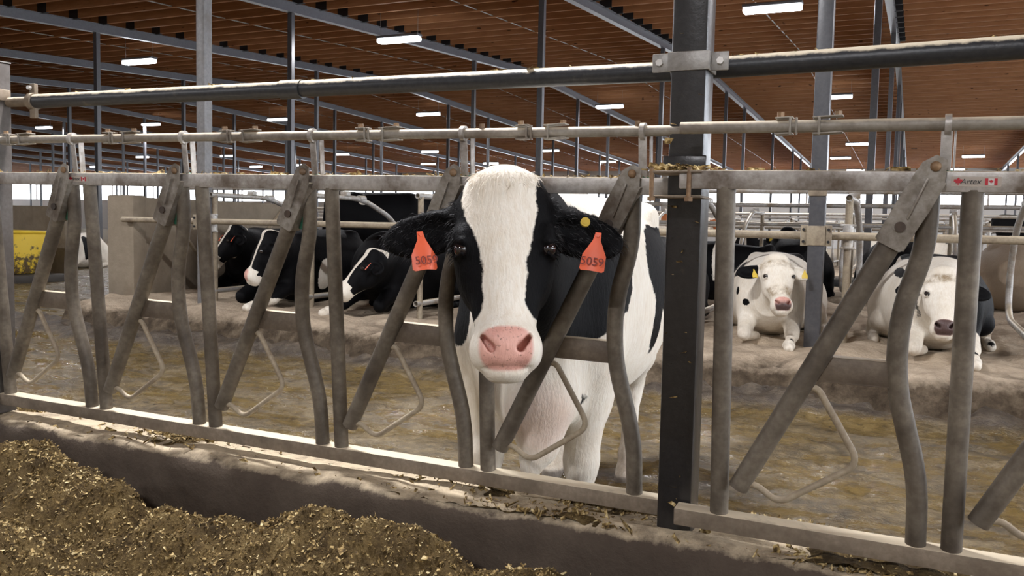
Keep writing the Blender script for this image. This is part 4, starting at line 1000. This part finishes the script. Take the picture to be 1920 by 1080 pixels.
    dk = np.clip(sk * darknose * sstep(.50 if darknose < 1.5 else .45, .56 if darknose < 1.5 else .50, u), 0, .93); soil = np.clip(dirty * sstep(.35, .0, V[:, 2] + .1 * fbm(V[:, 0] * 6, V[:, 1] * 6, V[:, 2] * 6, oct=2, seed=5)) + .1, 0, 1)
    if headgrime: soil = np.maximum(soil, np.where(inhead, headgrime * np.maximum(sstep(.05, .02, np.abs(u - .115)), sstep(.08, .03, np.abs(u - .40)) * (headgrime < .95)) * (hy > 0), 0))
    body_o = finish('body', V, Q, loc, M[mat], root, patch, sk, soil, dk)
    if parts:
        eyes(h, root, r=.022)
        for i, col in enumerate(tags or ()):
            if col: ear_tag(h, ((-.23, .245)[i], .05, -.17), root, M[col], None, yaw=(-.3, .3)[i], tilt=(-.1, .1)[i], sc=.72)
    root.scale = (scale,) * 3
    tag(root, label, 'cow', group); return root
def world_at(px, py, Y): p = at_y(px, py, Y); return p
B = .36
# stall to the left of the steel column: white cow with small black spots, looking at the camera
herd_cow('white cow with small black spots and a clean pink nose lying beside the steel column', (-1.10, 7.86, B - .02), math.radians(6), P=(.04, -.36, .86), psi=math.radians(16), t=math.radians(30), res=.0105, face='white', tags=('yellowtag', 'yellowtag'), reach=1, darknose=1.0, headgrime=.9, scale=.87,
         black=(((-.36, .35, .72), (.13, .16, .10)), ((-.46, .75, .72), (.16, .2, .13)), ((-.29, -.08, .50), (.06, .05, .045)), ((-.22, -.2, .40), (.05, .05, .035)), ((.42, .30, .52), (.06, .06, .09)), ((.36, .2, .66), (.05, .10, .03)), ((.16, -.27, .33), (.03, .05, .05)), ((.22, -.62, .09), (.03, .05, .03)), ((.2, 1.2, .8), (.3, .3, .2))), ears=((-.05, .15), (.0, .15)))
herd_cow('black and white cow lying with half its white face behind a straight bar', (.22, 7.66, B - .02), math.radians(4), P=(-.03, -.42, .78), psi=math.radians(0), t=math.radians(24), res=.0105, face='white', reach=1, darknose=2.0, headgrime=.97, blackears='B', scale=.90,
         black=(((.46, .25, .50), (.36, .7, .50)), ((-.16, -.14, .42), (.07, .12, .12)), ((-.33, .25, .72), (.05, .3, .05)), ((.0, 1.0, .9), (.3, .5, .2))), white=(((.47, -.02, .43), (.04, .05, .03)), ((.22, -.4, .05), (.3, .5, .10))), ears=((.15, .1), (.2, .1)))
# stalls by the concrete partition: three black cows in profile
herd_cow('black cow with an orange ear tag lying closest to the concrete partition', (-7.90, 9.05, B - .02), 0.0, P=(.24, -.46, .88), psi=math.radians(-30), t=math.radians(34), all_black=True, face='blaze', blaze=.42, tags=('orange', 'orange'), res=.013)
herd_cow('black cow with a white blaze and pink muzzle tip lying second from the concrete partition', (-6.58, 8.02, B - .02), 0.0, P=(.27, -.42, .84), psi=math.radians(-40), t=math.radians(22), all_black=True, face='blaze', blaze=.62, res=.0125,
         white=(((.42, .35, .35), (.16, .1, .2)), ((.2, -.55, .05), (.25, .4, .08)), ((.30, .0, .52), (.1, .05, .05))), reach=1)
herd_cow('black cow with a wide white blaze lying with its muzzle low over the sand', (-5.20, 8.02, B - .02), 0.0, P=(.25, -.44, .66), psi=math.radians(-40), t=math.radians(40), all_black=True, face='blaze', blaze=.62, tags=(None, 'orange'), res=.0115, reach=-1, white=(((-.2, -.7, .05), (.12, .2, .06)), ((.3, .0, .75), (.06, .05, .05))))
herd_cow('black cow standing crosswise behind the lying black cows', (-8.0, 12.3, B), math.radians(125), 'standing', centre=True, P=(.1, -.62, 1.30), psi=0, t=.5, all_black=True, res=.018, white=(((-.33, .9, 1.28), (.1, .08, .05)), ((.3, .2, .6), (.3, .2, .2))), parts=False)
herd_cow('dark cow with a white foreleg lying between the charcoal post and the spotted white cow', (-2.52, 8.35, B - .02), 0.0, P=(-.15, -.42, .86), psi=math.radians(-30), t=math.radians(40), all_black=True, face='black', res=.014, white=(((.30, -.15, .22), (.16, .3, .16)), ((.34, -.25, .62), (.05, .1, .03))))
# second row of the bed, facing the other way
herd_cow('tan grey cow resting behind the cow half hidden by a bar', (1.19, 12.9, B), math.radians(176), P=(0, -.5, .9), t=.7, mat='tancoat', res=.016, parts=False, centre=True)
herd_cow('broad black cow lying with its back towards the steel column', (-.18, 13.3, B), math.radians(184), P=(0, -.5, .8), t=.9, all_black=True, face='black', res=.017, parts=False, centre=True)
herd_cow('black cow with a yellow ear tag lying behind the spotted white cow', (-1.54, 13.5, B), math.radians(180), P=(.25, -.35, .98), psi=math.radians(165), t=.5, all_black=True, face='black', tags=('yellowtag', 'yellowtag'), res=.016, centre=True)
herd_cow('black cow with white bands lying crosswise behind the spotted white cow', (-2.75, 11.35, B), math.radians(88), P=(0, -.5, .8), t=.6, res=.016, parts=False, face='black', all_black=True, white=tuple(((-.1, .1 + .24 * i, .8), (.55, .055, .5)) for i in range(6)), centre=True, scale=.92)
herd_cow('black cow lying past the tan grey cow', (2.55, 13.4, B), math.radians(180), P=(0, -.5, .95), t=.5, all_black=True, face='half', res=.018, parts=False, centre=True)
# crossing and farther pens
herd_cow('white cow with black patches lying beyond the yellow tank', (-18.9, 15.2, .03), math.radians(30), P=(0, -.5, .75), t=.8, res=.02, face='blaze', parts=False, black=(((.2, .2, .5), (.3, .25, .3)), ((-.2, .9, .6), (.3, .3, .3))))
herd_cow('brown and white cow standing far behind the charcoal post', (-6.2, 24.2, .36), math.radians(90), 'standing', centre=True, P=(0, -.6, 1.25), t=.5, res=.024, parts=False, mat='tancoat2', face='half', black=(((.0, .3, 1.2), (.6, .6, .35)),))
far = [(-22.5, 24.2, 90), (-16.0, 24.2, -90), (-12.6, 24.2, 90), (-9.4, 24.2, 92), (-3.0, 24.2, -88), (-.2, 24.2, 90), (2.6, 24.2, 90)]
for i, (x, y, a) in enumerate(far):
    herd_cow('distant black and white cow in the pens behind the second row of stalls', (x, y, .36), math.radians(a), 'lying' if i % 3 else 'standing', P=(0, -.5, .95) if i % 3 else (0, -.6, 1.25), t=.5, res=.026, parts=False, face='blaze', group='distant cows', centre=True, all_black=i % 2 == 0,
             black=(((.0, .2 + .1 * i, .8), (.5, .3, .6)),), white=(((.0, .6, .9), (.5, .12, .6)),))
# ------------------------------------------------------------------ lamps
LIGHT = bpy.data.lights.new('lamp_light', 'AREA'); LIGHT.shape = 'RECTANGLE'; LIGHT.size = 1.18; LIGHT.size_y = .22; LIGHT.energy = LAMP_WATT; LIGHT.color = (.98, .97, 1.0)
def lamp():
    root = empty('strip_lamp', (0, 0, 0))
    b = MB(); b.box((0, 0, .105), (1.24, .26, .07), None, .015); b.build('housing', M['lampbody'], root)
    b = MB(); b.box((0, 0, .012), (1.21, .26, .115), None, .035); b.build('diffuser', M['lamp'], root)
    for s in (-1, 1):
        b = MB(); b.tube([(s * .56, 0, .13), (s * .56, 0, 1.0)], .006, 6); b.build('hanger_wire', M['band'], root)
    lo = bpy.data.objects.new('lamp_light', LIGHT); COL.objects.link(lo); lo.parent = root; lo.location = (0, 0, -.055)
    return root
L0 = lamp(); used = [False]
def put(x, y, z, label, group=None):
    o = copy_tree(L0) if used[0] else L0; used[0] = True
    o.location = (x, y, z); tag(o, label, 'lamp', group)
def on_ceiling(px, py):
    r = ray(px, py); Y = 10.0
    for _ in range(300): Y += .3 * ((float(z_joist(Y)) - EYE - .70) / (r[2] / r[1]) - Y)
    p = r / r[1] * Y; return p[0], Y, float(z_joist(Y)) - .70
seen = [(748, 76, 'lit strip lamp over the black pipe, above the head of the standing cow'), (1448, 18, 'largest lit strip lamp, between the charcoal post and the steel column'), (261, 117, 'lit strip lamp beside the pale grey column'),
        (1143, 201, 'lit strip lamp just beside the charcoal post, under the black pipe'), (803, 215, 'lit strip lamp below the black pipe, above the cow\'s ear'), (521, 225, 'lit strip lamp beyond the pale grey column'), (283, 234, 'small lit strip lamp above the second headlock from the short post'), (82, 240, 'small lit strip lamp next to the short dusty post'),
        (1567, 183, 'lit strip lamp partly behind the steel column by the lying white cow')]
for px, py, lb in seen: put(*on_ceiling(px, py), lb)
farl = [(1608, 271), (1576, 297), (1825, 294), (1031, 283), (1139, 304), (1290, 301), (1440, 322), (806, 285), (803, 308), (1604, 320), (179, 313), (267, 295), (426, 293), (640, 290), (560, 310), (480, 313), (920, 307), (1790, 318)]
for px, py in farl: put(*on_ceiling(px, py), 'faint distant strip lamp under the sloping roof', 'distant strip lamps')
for x in (-20.5, -11.7, -2.8, 6.1, 15.0):
    put(x, 3.3, float(z_joist(3.3)) - .70, 'strip lamp hanging above the headlocks', 'strip lamps above the headlocks')
    put(x + 2.2, -4.2, float(z_joist(-4.2)) - .70, 'strip lamp over the feed lane', 'strip lamps over the feed lane')
for x in (6.3, 15.2): put(x, 18.6, float(z_joist(18.6)) - .70, 'strip lamp over the stalls past the picture', 'strip lamps past the picture')
